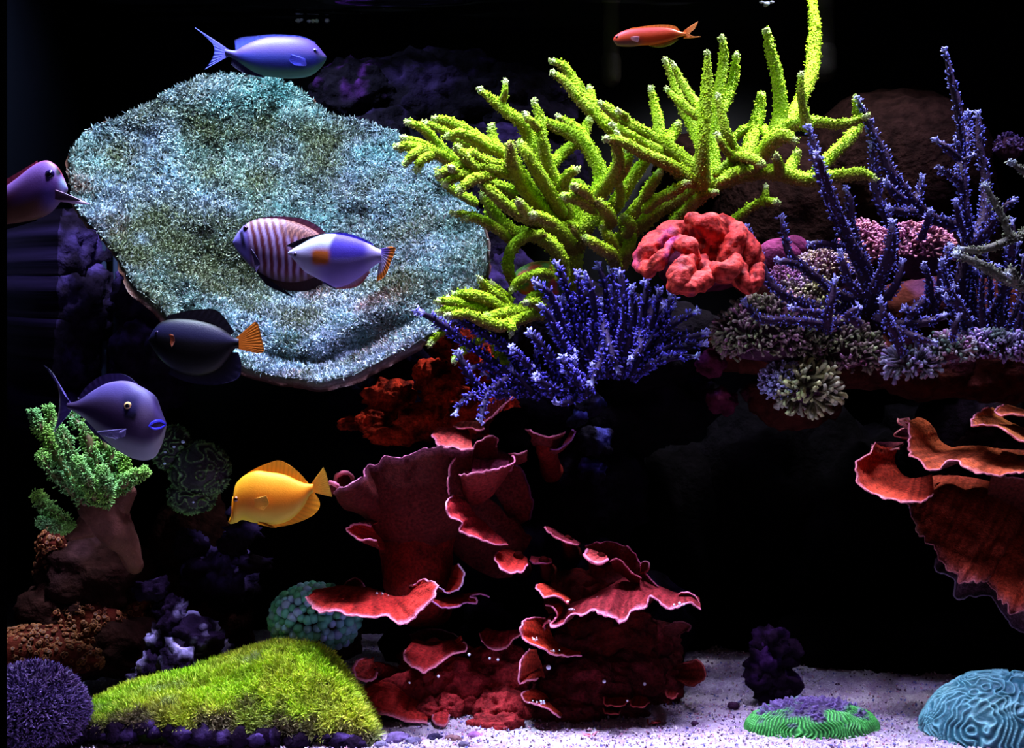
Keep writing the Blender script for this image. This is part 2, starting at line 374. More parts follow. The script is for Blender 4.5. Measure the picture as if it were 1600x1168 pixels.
rocks('reef_rock', 'small dark rock with blue lit crust right of the black lump',
      [(915, 630, .20, 26, 16), (905, 650, .20, 14, 14), (930, 690, .24, 24, 20), (925, 735, .25, 22, 18)], base=(20, 16, 28), top=(90, 90, 210), amp=.5, freq=3.2)
rocks('reef_rock', 'tiny reddish violet rock knob right of the bushy violet coral', [(1112, 566, .2, 20, 18), (1130, 625, .24, 20, 18)], base=(70, 22, 40), top=(130, 60, 150), amp=.4)

mb = MB(); V0, F0 = ICO[2]  # white beads added where the lamps glint in the waves
for px, py, r in ((466, 32, 5), (471, 31, 3), (483, 33, 4), (489, 33, 4), (495, 33, 4), (511, 33, 4), (1190, 3, 4), (1198, 6, 5), (1206, 3, 4), (1196, 9, 3), (520, 18, 2), (565, 21, 2), (610, 13, 2), (600, 14, 2)):
    d = (ZW-ZC)/((584-py)*.0005)-.0; mb.add(V0*np.array([r, r, r*.7])*.0005*d+P((px, py, d-1.6))[0], F0, lin((225, 230, 255)))
tag(mb.build('surface_glints', M_white), 'few tiny white beads put in as lamp glints under the water surface', 'glints', kind='stuff')
# ================================================================== BRANCHING CORALS
def branch(parent, b, body, tip, mat_, seg=10, step=.0032, rough=.0006, nub=0, nubsize=.004, nubcol=None, nubw=.3, tiplen=.016, name='branch', up=.0, rmul=1.0, nubtilt=.35, under=None):
    pts, r = pxr(b); r = r*rmul
    if r[0] > r[-1]: pts, r = pts[::-1], r[::-1]         # the thin end first
    V, Q, T, t, N, TT = tube_geo(pts, r, seg, step, rough, rf=260)
    d = np.linalg.norm(V-pts[0], axis=1)
    bb = mix(body, body*.72, fbm(V*60, 2)+.3)
    if under is not None: bb = mix(bb, under, np.clip(-N[:, 2]*1.6+.1, 0, 1))  # undersides browned: duller pigment there, and shade put into the colour
    cc = mix(tip, bb, np.clip(d/tiplen, 0, 1))
    mb = MB(); mb.add(V, [Q, T], cc)
    if nub:
        L = np.sum(np.linalg.norm(np.diff(pts, axis=0), axis=1)); k = int(nub*L*1000*r.mean()/.005)+6
        idx = RNG.integers(0, len(V)-2, k); jit = RNG.normal(0, .0009, (k, 3))
        pv = V[idx]+jit-N[idx]*.0006; lean = -TT[idx]*.55+np.array([0, 0, up])
        nv, nf, nt_, ii = scatter(cone(nubw, 4), pv, N[idx], RNG.uniform(.6, 1.25, k)*nubsize, nubtilt, lean)
        ncol = nubcol if nubcol is not None else tip
        dd = np.clip(np.linalg.norm(pv-pts[0], axis=1)/tiplen, 0, 1)[ii]
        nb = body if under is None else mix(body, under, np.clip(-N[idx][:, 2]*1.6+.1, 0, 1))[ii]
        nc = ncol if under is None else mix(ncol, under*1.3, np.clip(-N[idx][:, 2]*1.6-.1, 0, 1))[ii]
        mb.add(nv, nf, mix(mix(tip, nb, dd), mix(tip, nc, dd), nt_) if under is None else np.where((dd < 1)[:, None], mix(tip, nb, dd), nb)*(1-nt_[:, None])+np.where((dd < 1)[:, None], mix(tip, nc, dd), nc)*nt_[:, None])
    return mb.build(name, mat_, parent)
def tips(px, py, Y, ang, L, r, bend=0):
    """one straight-ish branch from its base pixel towards ang (degrees, 90 = up)"""
    a = math.radians(ang); o = []
    for k in range(4):
        s = k/3; aa = a+bend*s
        o.append((px+L*s*math.cos(aa), py-L*s*math.sin(aa), Y-.01*s, r*(1-.55*s)))
    return o[::-1]

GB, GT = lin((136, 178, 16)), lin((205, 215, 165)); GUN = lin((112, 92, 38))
right_green = [
 [(1105,84,.10,4),(1105,127,.10,8),(1102,170,.10,10),(1098,226,.10,11),(1097,285,.12,14)],
 [(1128,60,.20,4),(1131,85,.20,7),(1128,113,.20,8),(1119,170,.19,9),(1114,226,.18,10),(1114,277,.16,12)],
 [(1151,86,.22,4),(1145,127,.22,8),(1134,158,.21,8),(1120,190,.19,8)],
 [(1040,95,.21,4),(1052,124,.21,7),(1063,158,.20,8),(1080,192,.19,9),(1094,226,.17,9)],
 [(1052,101,.17,4),(1063,124,.17,6),(1077,147,.16,7),(1093,167,.14,7),(1100,185,.12,7)],
 [(1042,140,.14,4),(1057,155,.13,6),(1074,170,.12,7),(1092,182,.11,7)],
 [(1017,138,.24,4),(1023,164,.24,7),(1029,192,.23,9),(1031,222,.22,10),(1040,250,.20,10)],
 [(863,96,.18,4),(880,103,.18,7),(895,123,.18,8),(911,152,.17,9),(931,175,.17,10),(952,198,.16,10),(972,213,.16,10),(1000,230,.15,10),(1040,250,.14,11),(1091,272,.13,13)],
 [(864,114,.15,4),(883,128,.15,7),(903,152,.15,8),(921,171,.15,9)],
 [(921,139,.20,5),(925,155,.19,7),(929,172,.18,8)],
 [(939,162,.11,5),(950,170,.11,8),(967,183,.11,9),(992,201,.11,11),(1023,218,.12,11),(1057,240,.12,12),(1091,272,.12,14)],
 [(965,174,.09,4),(975,180,.10,6),(982,194,.11,8)],
 [(950,217,.08,5),(960,217,.08,7),(978,224,.08,8),(1006,240,.09,9),(1043,256,.10,10),(1083,282,.12,13)],
 [(957,195,.10,4),(966,200,.10,6),(981,209,.10,7),(1006,223,.11,8),(1028,235,.11,9)],
 [(963,207,.08,4),(969,218,.08,6)],
 [(1059,195,.22,6),(1052,209,.22,9),(1043,224,.21,9),(1035,240,.2,9)],
 [(1122,150,.09,4),(1128,181,.09,7),(1136,209,.09,7),(1148,232,.10,8),(1165,248,.10,9)],
 [(1121,209,.08,4),(1126,222,.08,6),(1134,234,.09,6),(1147,246,.10,8)],
 [(1189,150,.24,7),(1186,172,.24,9),(1179,205,.23,10),(1170,232,.21,11),(1158,262,.18,11)],
 [(1198,49,.18,5),(1204,79,.18,8),(1213,113,.18,9),(1218,147,.18,10),(1219,181,.18,12),(1213,206,.17,13)],
 [(1269,-22,.34,6),(1269,0,.33,6),(1271,17,.32,7),(1273,42,.31,9),(1271,79,.30,11),(1268,113,.28,11),(1258,141,.26,10),(1244,170,.24,10),(1226,196,.20,10)],
 [(1252,116,.10,4),(1251,141,.10,6),(1255,170,.11,7),(1262,197,.12,10)],
 [(1354,181,.10,4),(1340,188,.11,6),(1317,194,.11,7),(1289,192,.12,8),(1261,190,.13,10),(1238,196,.14,11),(1212,212,.15,12),(1190,240,.15,12),(1173,262,.15,13)],
 [(1337,153,.20,4),(1340,172,.20,7),(1341,195,.20,8),(1326,218,.19,10),(1303,240,.18,10),(1280,264,.17,11)],
 [(1365,279,.10,5),(1345,271,.10,9),(1317,274,.11,10),(1289,278,.13,10),(1261,281,.14,11),(1232,274,.15,12),(1196,268,.15,12),(1162,272,.15,13),(1125,282,.14,14),(1097,288,.14,15)],
 [(1245,240,.18,7),(1240,252,.18,9),(1233,266,.17,10)],
 [(1241,220,.06,6),(1226,212,.07,11),(1207,221,.09,12),(1190,243,.12,12),(1175,262,.14,12)],
 [(1146,218,.24,7),(1160,205,.24,8),(1180,199,.24,8),(1195,204,.23,8),(1203,215,.20,8)],
 [(1122,270,.10,9),(1142,256,.11,9),(1162,250,.12,8)],
 [(1190,256,.06,7),(1176,248,.07,8),(1158,244,.09,8),(1145,246,.10,8)],
 [(1128,282,.08,8),(1148,270,.09,10),(1170,264,.11,8)],
 [(1213,244,.12,5),(1216,256,.13,8),(1218,268,.14,9)],
 [(1117,301,.12,5),(1102,303,.13,8),(1088,312,.14,10),(1072,328,.16,11),(1055,345,.18,11)],
 [(1097,288,.14,15),(1075,302,.15,14),(1040,320,.18,13),(1010,342,.20,13),(985,362,.22,14),(965,385,.24,15)],
 [(1009,252,.16,8),(992,271,.17,10),(978,294,.18,11),(962,318,.20,12),(940,346,.22,12)],
 [(1030,271,.13,7),(1015,294,.14,9),(1001,319,.16,10),(976,346,.18,11)],
 [(1072,287,.10,7),(1050,300,.12,9),(1030,310,.14,9),(1010,325,.15,9)],
 [(966,284,.14,6),(970,300,.16,8),(968,316,.18,9)],
 [(1197,290,.20,3),(1196,305,.20,6),(1193,315,.20,7)],
 [(1214,316,.18,5),(1195,314,.20,7),(1172,325,.21,7),(1146,345,.22,8),(1120,365,.24,8)],
 [(1062,352,.15,5),(1050,362,.16,8),(1030,380,.2,9)],
]
left_green = [
 [(750,140,.14,4),(764,152,.14,6),(780,164,.14,8),(795,177,.14,9),(813,190,.14,9),(826,213,.15,10),(839,236,.15,10),(852,267,.16,11),(870,300,.17,12),(885,335,.18,14),(893,375,.20,16)],
 [(790,127,.13,4),(789,144,.13,5),(784,158,.14,7),(780,165,.14,7)],
 [(835,159,.12,4),(841,175,.12,6),(845,195,.12,8),(847,221,.12,9),(853,247,.13,10),(862,272,.14,11),(872,300,.15,12),(888,345,.18,14)],
 [(820,179,.10,4),(831,190,.10,6),(843,203,.12,7)],
 [(847,188,.18,6),(870,198,.18,9),(895,211,.18,10),(916,229,.18,11),(931,252,.18,11),(939,277,.18,11),(934,300,.18,12),(922,332,.19,12),(908,368,.20,13)],
 [(872,182,.24,4),(890,193,.24,7),(908,206,.23,8),(918,225,.21,9)],
 [(921,187,.23,6),(914,205,.23,8),(895,226,.22,9),(877,241,.22,9),(865,255,.21,9)],
 [(947,217,.07,5),(958,219,.08,7),(965,236,.09,9),(966,257,.10,10),(956,277,.13,11),(938,302,.16,12)],
 [(982,238,.12,6),(980,252,.12,8),(974,268,.13,8),(960,285,.14,8)],
 [(637,191,.10,5),(659,200,.10,7),(680,221,.11,8),(698,241,.11,9),(718,257,.12,9),(742,272,.13,10),(768,286,.14,10),(800,300,.15,11)],
 [(664,193,.14,5),(685,200,.14,7),(706,212,.14,8),(730,224,.14,8),(752,232,.14,8)],
 [(680,186,.09,5),(700,190,.09,8),(721,200,.09,9),(744,213,.10,9),(766,229,.10,10),(795,244,.11,11),(806,262,.12,12),(823,290,.14,12),(850,328,.16,13),(885,372,.19,15)],
 [(700,213,.07,6),(718,208,.07,8),(741,218,.08,9),(766,234,.10,9)],
 [(631,216,.08,5),(656,223,.08,7),(677,236,.09,7),(703,252,.10,8),(722,262,.12,8)],
 [(621,229,.06,6),(639,229,.06,8),(657,231,.07,8),(676,238,.09,8)],
 [(635,254,.05,6),(646,242,.05,8),(662,235,.06,8),(682,240,.08,9),(708,255,.10,9)],
 [(652,264,.05,6),(658,250,.05,8),(672,243,.06,8)],
 [(687,273,.05,6),(703,265,.05,9),(728,259,.06,9),(754,262,.07,10),(780,267,.09,11),(800,270,.12,11),(815,285,.14,11)],
 [(695,286,.05,6),(713,275,.05,9),(734,270,.06,9),(754,268,.08,9)],
 [(705,263,.04,6),(715,270,.05,7),(728,268,.06,8)],
 [(718,297,.04,7),(736,281,.05,9),(756,275,.07,9),(772,270,.09,9)],
 [(728,245,.05,7),(736,240,.06,9),(754,252,.07,9),(780,258,.09,9),(795,266,.1,9)],
 [(768,199,.20,6),(771,218,.20,8),(778,232,.19,9),(790,245,.17,9)],
 [(797,229,.07,8),(798,247,.08,10),(806,270,.10,11),(820,294,.12,12),(848,330,.15,12),(878,362,.18,13)],
 [(813,225,.10,7),(824,241,.10,9),(839,267,.11,10),(853,290,.13,11),(876,330,.16,12)],
 [(715,232,.05,7),(726,245,.05,8),(740,262,.06,9),(750,272,.08,9)],
 [(901,265,.12,5),(894,268,.12,8),(885,277,.13,8),(880,297,.15,9),(884,320,.17,10)],
 [(910,300,.20,12),(900,292,.20,14),(892,310,.20,14),(896,340,.20,14)],
 [(684,268,.2,5),(700,290,.2,7),(740,315,.2,8)],
 [(752,288,.07,6),(775,306,.07,9),(795,324,.08,10),(818,337,.10,11),(844,347,.12,12),(865,354,.14,13),(888,376,.17,14)],
 [(811,316,.06,7),(818,326,.07,9),(828,338,.09,9)],
 [(833,335,.06,6),(845,340,.08,9),(862,348,.1,9)],
 [(754,306,.12,6),(770,329,.12,9),(785,347,.12,10),(803,362,.12,10),(823,366,.12,10),(847,372,.12,11),(866,388,.13,12),(876,408,.14,13),(878,432,.15,12)],
 [(708,333,.08,4),(734,337,.09,7),(759,347,.10,8),(780,360,.11,8),(797,374,.12,8)],
 [(726,341,.07,5),(742,340,.08,7),(760,348,.09,8)],
 [(768,298,.2,6),(770,312,.2,9),(765,330,.2,9)],
 [(845,366,.11,8),(823,369,.11,9),(806,380,.11,9),(796,397,.11,9),(794,419,.11,9),(800,437,.12,8),(806,446,.12,7)],
 [(800,452,.09,5),(808,440,.09,7),(822,434,.09,7),(844,426,.10,7),(860,430,.12,7)],
 [(916,372,.08,7),(927,379,.08,9),(939,388,.10,10),(955,396,.12,10),(962,415,.16,9)],
 [(942,357,.12,5),(950,368,.12,8),(957,380,.13,9),(961,396,.14,8)],
 [(883,307,.08,7),(895,309,.08,9),(910,315,.09,9),(925,325,.12,10)],
 [(898,292,.07,7),(912,300,.08,9),(924,318,.11,10)],
 [(937,318,.10,8),(947,331,.11,10),(955,344,.14,10),(945,355,.17,10)],
 [(890,360,.17,17),(894,385,.20,17),(893,408,.21,17),(890,440,.22,18)],
 [(925,330,.18,12),(915,355,.18,13),(902,385,.2,14)],
 [(975,360,.2,8),(985,372,.2,10),(980,392,.2,10),(972,415,.22,10)],
 [(975,340,.16,6),(985,350,.16,9),(980,365,.18,9)],
]
low_green = [
 [(749,435,.06,4),(764,452,.07,8),(780,465,.08,9),(795,480,.10,9)],
 [(767,443,.08,5),(782,457,.09,8),(795,468,.10,8)],
 [(710,460,.05,5),(734,460,.05,9),(759,467,.06,10),(780,480,.08,11),(806,488,.10,11)],
 [(685,471,.04,5),(703,471,.04,8),(723,475,.05,9),(749,483,.06,9),(775,494,.08,9)],
 [(700,464,.04,3),(696,470,.04,5),(700,476,.04,6)],
 [(686,487,.04,5),(703,483,.04,8),(718,482,.05,8)],
 [(700,493,.02,5),(728,491,.03,8),(754,501,.04,10),(780,509,.05,10),(806,501,.07,9),(831,493,.08,9),(850,492,.09,7)],
 [(821,473,.06,5),(836,473,.07,8),(847,486,.09,8)],
 [(672,537,.05,5),(678,526,.06,8),(690,518,.07,7),(712,505,.08,7)],
 [(710,563,.05,4),(717,553,.06,7),(735,540,.08,7),(760,525,.09,7)],
 [(797,578,.09,5),(790,568,.09,8),(780,556,.10,8),(775,535,.11,8)],
 [(799,521,.05,4),(800,512,.05,7),(795,503,.06,8)],
 [(760,495,.05,7),(790,488,.07,9),(820,485,.10,9)],
 [(780,509,.08,9),(800,500,.12,10),(820,480,.14,10),(850,450,.17,10)],
]
def green_colony(label, lst, base, group=None):
    t = thing('green_branching_coral', label, 'coral', P(base)[0])
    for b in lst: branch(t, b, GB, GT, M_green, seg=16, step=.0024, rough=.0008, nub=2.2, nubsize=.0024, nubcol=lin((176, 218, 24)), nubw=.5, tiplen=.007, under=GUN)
    return t
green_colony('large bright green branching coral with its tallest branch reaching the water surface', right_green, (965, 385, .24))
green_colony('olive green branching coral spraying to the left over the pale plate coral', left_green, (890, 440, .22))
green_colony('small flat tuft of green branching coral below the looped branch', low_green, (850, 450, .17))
# encrusting disc behind the loop
mb = MB(); V, F, n, N = blob_geo(P((845, 437, .17))[0], np.array([42, 26, 30])*.00088, 5, .15, 2, 5)
m = np.clip(fbm(V*70, 3)*2.5, 0, 1)
mb.add(V, F, mix(lin((66, 110, 30)), lin((200, 70, 34)), m)); tag(mb.build('encrusting_coral', M_brain), 'mottled green and orange encrusting coral behind the green loop', 'coral')

PB, PT, PN = lin((40, 24, 60)), lin((180, 185, 250)), lin((135, 125, 245))
def purple_colony(name, label, lst, base, body=PB, tip=PT, nubc=PN, nub=1.5, size=.0048, rmul=.9, seg=8):
    t = thing(name, label, 'coral', P(base)[0])
    for b in lst: branch(t, b, body, tip, M_purple, seg=seg, step=.004, rough=.0012, nub=nub, nubsize=size, nubcol=nubc, tiplen=.006, rmul=rmul, up=.3, nubw=.26)
    return t
bushy = [
 [(655,487,.00,6),(680,500,.01,8),(705,517,.02,9),(735,540,.04,9),(770,565,.06,9),(800,590,.08,9),(840,612,.12,10)],
 [(712,498,.03,6),(740,510,.04,9),(770,530,.05,9),(800,550,.07,9),(835,580,.10,9),(870,600,.14,10)],
 [(716,552,.01,6),(728,575,.01,8),(745,600,.02,9),(768,614,.04,9),(800,614,.08,9),(850,610,.14,9)],
 [(712,645,-.01,4),(722,628,.00,6),(740,616,.01,6),(762,612,.03,7)],
 [(751,657,-.01,4),(755,635,.00,7),(765,612,.02,8),(790,592,.05,8)],
 [(735,575,.04,5),(755,570,.05,7),(780,580,.07,8),(815,600,.10,8)],
 [(828,520,.03,5),(845,540,.04,8),(860,560,.06,9),(880,590,.12,9)],
 [(800,545,.02,5),(815,560,.04,7),(835,580,.06,8),(860,600,.10,8)],
 [(838,443,.05,6),(858,458,.05,8),(872,490,.07,9),(885,530,.10,9),(900,580,.14,10)],
 [(870,412,.08,5),(878,430,.08,7),(888,460,.09,8),(896,500,.10,8),(908,560,.14,10)],
 [(846,478,.03,5),(860,498,.04,8),(875,530,.06,8),(895,575,.12,9)],
 [(902,428,.08,5),(906,455,.08,7),(912,500,.10,8),(918,560,.14,9)],
 [(915,430,.05,5),(924,452,.05,7),(929,490,.07,8),(930,560,.12,9)],
 [(935,415,.10,4),(942,436,.10,6),(948,470,.11,7),(945,540,.14,8)],
 [(952,422,.12,4),(960,445,.12,6),(962,490,.12,7),(950,560,.15,8)],
 [(968,425,.07,6),(974,450,.07,8),(976,500,.08,8),(962,570,.14,9)],
 [(988,452,.06,5),(990,500,.07,8),(975,560,.12,9)],
 [(1010,440,.08,5),(1008,470,.08,8),(1000,520,.09,8),(980,580,.14,9)],
 [(1030,455,.09,5),(1022,500,.10,7),(1000,560,.14,8)],
 [(1048,462,.10,5),(1043,495,.10,7),(1020,545,.12,8),(990,590,.15,9)],
 [(1088,487,.08,4),(1070,496,.08,7),(1045,512,.09,8),(1010,552,.13,9)],
 [(1102,520,.08,4),(1080,526,.08,7),(1050,532,.10,8),(1005,572,.14,9)],
 [(1100,538,.06,4),(1070,541,.06,8),(1040,547,.08,8),(1000,577,.13,9)],
 [(1088,557,.05,4),(1055,558,.05,8),(1020,568,.08,8),(990,588,.13,9)],
 [(965,578,.02,5),(957,555,.02,8),(948,525,.04,8),(940,500,.08,8)],
 [(880,560,.02,5),(890,580,.04,8),(905,600,.09,9)],
 [(838,590,.02,5),(858,604,.04,8),(890,615,.09,9)],
 [(870,630,.04,5),(890,628,.06,7),(920,610,.12,8)],
 [(925,600,.02,5),(935,570,.03,8),(940,540,.07,8)],
 [(985,560,.02,5),(1000,545,.03,8),(1000,520,.06,8)],
]
for k in range(26):
    bx = RNG.uniform(885, 1020); bushy.append(tips(bx*.55+950*.45, 585, .15+RNG.uniform(-.05, .05), 90+(950-bx)*.42+RNG.normal(0, 8), RNG.uniform(70, 135), 8, RNG.normal(0, .15)))
for k in range(14):
    bushy.append(tips(RNG.uniform(800, 930), RNG.uniform(600, 620), RNG.uniform(.06, .12), RNG.uniform(70, 150), RNG.uniform(40, 90), 8, RNG.normal(0, .2)))
purple_colony('violet_branching_coral', 'dense bushy violet blue coral with pale blue tips below the green branches', bushy, (930, 600, .15), body=lin((28, 16, 48)), size=.0060, rmul=.70, nub=1.0, nubc=lin((104, 98, 235)))
A = [
 [(1263,200,.10,4),(1271,223,.10,7),(1275,246,.10,8),(1282,275,.10,10),(1293,299,.11,11),(1301,322,.12,11),(1313,351,.13,12),(1330,385,.14,14),(1350,420,.16,17),(1358,450,.17,20),(1360,480,.18,22),(1365,515,.20,22)],
 [(1276,242,.06,4),(1284,262,.07,7),(1293,290,.08,8),(1308,330,.1,9),(1325,365,.12,9)],
 [(1322,296,.18,4),(1328,316,.18,8),(1330,345,.18,8),(1337,374,.18,10),(1350,415,.18,12)],
 [(1394,348,.08,5),(1393,370,.08,10),(1390,395,.09,12),(1381,425,.12,13),(1368,450,.15,14)],
 [(1361,226,.16,4),(1365,264,.16,9),(1371,307,.16,10),(1383,336,.16,10),(1398,365,.17,10),(1390,410,.18,10)],
 [(1341,156,.16,4),(1354,185,.16,7),(1365,211,.16,9),(1380,240,.16,10),(1391,270,.16,11),(1406,290,.17,12),(1426,316,.18,12),(1455,340,.20,12),(1485,350,.22,11),(1510,350,.24,11)],
 [(1385,285,.12,5),(1395,300,.13,8),(1410,312,.15,10)],
 [(1390,325,.12,5),(1405,330,.13,8),(1425,330,.16,9)],
 [(1441,278,.20,5),(1437,299,.20,8),(1430,318,.19,8)],
 [(1167,356,.10,4),(1175,378,.10,7),(1187,406,.10,9),(1203,441,.10,9),(1225,462,.10,9),(1256,475,.12,10),(1287,481,.14,10),(1319,480,.16,10),(1350,472,.18,12)],
 [(1222,341,.12,4),(1226,370,.12,7),(1234,397,.12,8),(1256,419,.13,9),(1281,437,.14,9),(1303,456,.15,9),(1340,472,.17,11)],
 [(1164,472,.06,4),(1175,487,.06,6),(1190,499,.06,8),(1225,500,.07,8),(1256,503,.09,8),(1290,507,.12,9),(1335,500,.16,10)],
 [(1312,394,.08,4),(1319,416,.08,7),(1327,441,.10,9),(1342,458,.13,10)],
 [(1305,437,.06,4),(1300,465,.06,7),(1294,490,.07,9),(1292,515,.10,9)],
 [(1409,409,.14,5),(1402,440,.14,8),(1388,462,.16,10)],
 [(1412,482,.10,6),(1425,488,.10,8),(1432,478,.11,8),(1447,470,.12,7)],
 [(1475,494,.10,6),(1453,502,.10,8),(1428,506,.11,9),(1400,506,.13,10),(1372,498,.16,12)],
 [(1459,536,.08,4),(1437,528,.08,7),(1412,519,.1,8),(1385,505,.14,10)],
 [(1376,469,.04,4),(1382,494,.04,8),(1397,519,.06,9),(1409,550,.10,9)],
 [(1214,407,.08,4),(1228,409,.08,8),(1245,414,.1,8)],
 [(1266,381,.10,5),(1280,381,.10,8),(1297,383,.11,9),(1315,388,.12,9)],
 [(1237,481,.06,4),(1262,487,.07,7),(1290,493,.10,8)],
 [(1340,480,.08,5),(1325,492,.08,8),(1340,505,.1,10)],
 [(1452,330,.12,4),(1450,345,.14,7),(1440,370,.16,8)],
 [(1443,415,.12,4),(1452,440,.13,7),(1450,470,.15,9),(1420,500,.16,9)],
 [(1475,405,.12,4),(1470,425,.13,7),(1468,460,.14,9),(1450,500,.16,9)],
]
A = [[(x, y, Y, r*.88) for x, y, Y, r in b] for b in A]
purple_colony('purple_branching_coral', 'dark purple spiked coral with a thick trunk, left of the tallest purple spire', A, (1365, 520, .20), body=lin((44, 26, 50)), nubc=lin((118, 122, 225)), size=.0048, rmul=.85, nub=1.15)
B = [
 [(1476,80,.16,3),(1482,104,.16,6),(1489,136,.16,8),(1496,162,.16,9),(1499,191,.16,9),(1502,214,.16,9),(1503,242,.16,9)],
 [(1512,178,.20,4),(1512,200,.20,8),(1509,223,.19,9),(1503,249,.18,11),(1502,278,.17,11),(1506,307,.17,11),(1508,336,.17,11),(1512,365,.18,12),(1510,400,.19,14),(1502,450,.20,17),(1500,500,.22,19),(1505,540,.24,20)],
 [(1463,219,.12,4),(1479,232,.12,8),(1496,246,.14,9)],
 [(1467,261,.12,4),(1482,272,.13,7),(1499,284,.15,9)],
 [(1528,179,.24,5),(1530,205,.24,8),(1531,235,.24,9),(1540,278,.24,10),(1537,336,.23,10),(1520,380,.21,11)],
 [(1493,220,.10,3),(1500,236,.12,5)], [(1520,243,.14,3),(1508,250,.15,6)],
 [(1584,313,.12,4),(1572,322,.12,7),(1557,345,.14,8),(1540,366,.16,9),(1515,385,.18,10)],
 [(1493,316,.12,4),(1499,345,.14,6),(1506,365,.16,7)],
 [(1484,384,.12,6),(1478,412,.12,9),(1480,444,.14,10),(1490,480,.18,11)],
 [(1472,409,.06,4),(1478,441,.07,7),(1487,462,.08,9),(1503,487,.12,11),(1516,522,.16,12)],
 [(1468,453,.05,3),(1478,455,.06,6)], [(1492,447,.05,3),(1484,455,.06,6)], [(1478,463,.04,4),(1486,470,.07,7)],
 [(1545,315,.2,4),(1547,345,.2,7),(1535,380,.2,9)],
 [(1581,345,.1,4),(1583,370,.1,7),(1580,400,.13,8),(1570,450,.16,9),(1545,500,.2,9)],
 [(1498,495,.05,4),(1492,512,.05,7),(1488,530,.08,6)],
]
for px in range(1512, 1640, 9):
    B.append(tips(px*.6+1545*.4, 525, .20+RNG.uniform(-.06, .07), 90-(px-1550)*.25+RNG.normal(0, 5), RNG.uniform(80, 150), 8, RNG.normal(0, .1)))
B = [[(x, y, Y, r*.88) for x, y, Y, r in b] for b in B]
purple_colony('purple_branching_coral', 'tall purple spiked coral at the right edge with the highest purple spire', B, (1505, 540, .24), body=lin((46, 28, 52)), nubc=lin((112, 120, 220)), size=.0048, rmul=.85, nub=1.15)
OL = lin((84, 84, 74))
t = purple_colony('olive_branching_coral', 'thin olive and pale green staghorn crossing in front of the purple spikes', [
 [(1540,290,.06,4),(1554,316,.06,6),(1569,345,.06,6),(1581,372,.06,7),(1600,365,.08,7),(1640,350,.1,8)],
 [(1499,389,.05,4),(1528,391,.05,6),(1557,384,.05,7),(1580,372,.06,7)],
 [(1494,398,.03,4),(1510,404,.03,6),(1531,413,.03,8),(1562,430,.04,9),(1600,448,.04,9),(1660,468,.06,10)],
 [(1581,255,.08,4),(1600,267,.08,6),(1660,300,.1,8)], [(1575,430,.0,4),(1580,422,.02,6),(1590,440,.03,7)]], (1640, 420, .06),
 body=OL, tip=lin((190, 205, 235)), nubc=lin((140, 150, 120)), nub=1.6, size=.0042)

# ================================================================== BIG PLATE CORAL
outline = (lambda o_: o_+unit(np.array([440, 380])-o_)*6)(np.array([(105,235),(120,215),(140,197),(190,176),(225,160),(265,135),(300,119),(340,111),(400,114),(450,124),(490,150),(520,172),(560,180),(600,195),(640,215),(680,240),(715,275),(745,320),(762,360),(768,400),(764,430),(740,470),(700,510),(660,535),(620,557),(580,578),(545,594),(510,601),(470,598),(420,590),(372,576),(320,556),(275,520),(240,478),(205,448),(185,415),(168,385),(135,350),(112,320),(103,280)], float))
cx, cy = 440, 395
n, m = 360, 130
o3 = np.vstack([outline, outline[:1]]); o3 = np.concatenate([o3, np.zeros((len(o3), 1))], 1)
ol = spline(o3, n)[:, :2]; ol[-1] = ol[0]
ol += np.stack([fbm(np.concatenate([ol*.03, ol[:, :1]*0], 1), 3), fbm(np.concatenate([ol*.03+9, ol[:, :1]*0], 1), 3)], 1)*3; ol[-1] = ol[0]
rho = np.linspace(0.0, 1, m)
PX = cx+(ol[:, None, 0]-cx)*rho[None]; PY = cy+(ol[:, None, 1]-cy)*rho[None]
def plate_Y(px, py, r):
    q = np.stack([px*.006, py*.009, px*0], -1).reshape(-1, 3)
    w = (fbm(q, 2)*.045).reshape(px.shape)
    w2 = (fbm(q*3.6+4, 3)*.016).reshape(px.shape)
    base = .36-.34*((py-110)/490)**.9
    ring = -.022*np.exp(-((r-.66)/.11)**2)*np.clip((py-380)/60, 0, 1)+.02*np.exp(-((r-.86)/.07)**2)*np.clip((py-420)/60, 0, 1)
    return base+.05*(1-r**2)+.035*np.exp(-((px-440)/110)**2-((py-430)/45)**2)+ring+w+w2-.02*np.clip(r-.85, 0, 1)/.15*(py > 420)
PYs = np.maximum(PY, 110.5); YY = plate_Y(PX, PYs, np.repeat(rho[None], n, 0))
S = P(np.stack([PX, PY, YY], -1).reshape(-1, 3)).reshape(n, m, 3)
plate = thing('plate_coral', 'huge pale blue green fuzzy plate coral at upper left behind the striped fish', 'coral', P((440, 560, .35))[0])
def pc(V):
    q = fbm(V*np.array([9, 9, 9]), 3)
    return mix(lin((36, 50, 54)), lin((48, 50, 40)), q+.5)
mb = MB(); th = .013*np.ones((n, m)); NN = sheet(S, th, lambda V: np.concatenate([pc(V[:n*m]), mix(lin((92, 44, 34)), lin((60, 34, 30)), fbm(V[n*m:]*40, 2)+.5)]), mb)
s_ = 1 if NN[n//2, m//2, 1] < 0 else -1
if s_ < 0:
    mb = MB(); S2 = S[::-1]; NN = sheet(S2, th, lambda V: np.concatenate([pc(V[:n*m]), mix(lin((92, 44, 34)), lin((60, 34, 30)), fbm(V[n*m:]*40, 2)+.5)]), mb); S = S2
mb.build('plate', M_brain, plate)
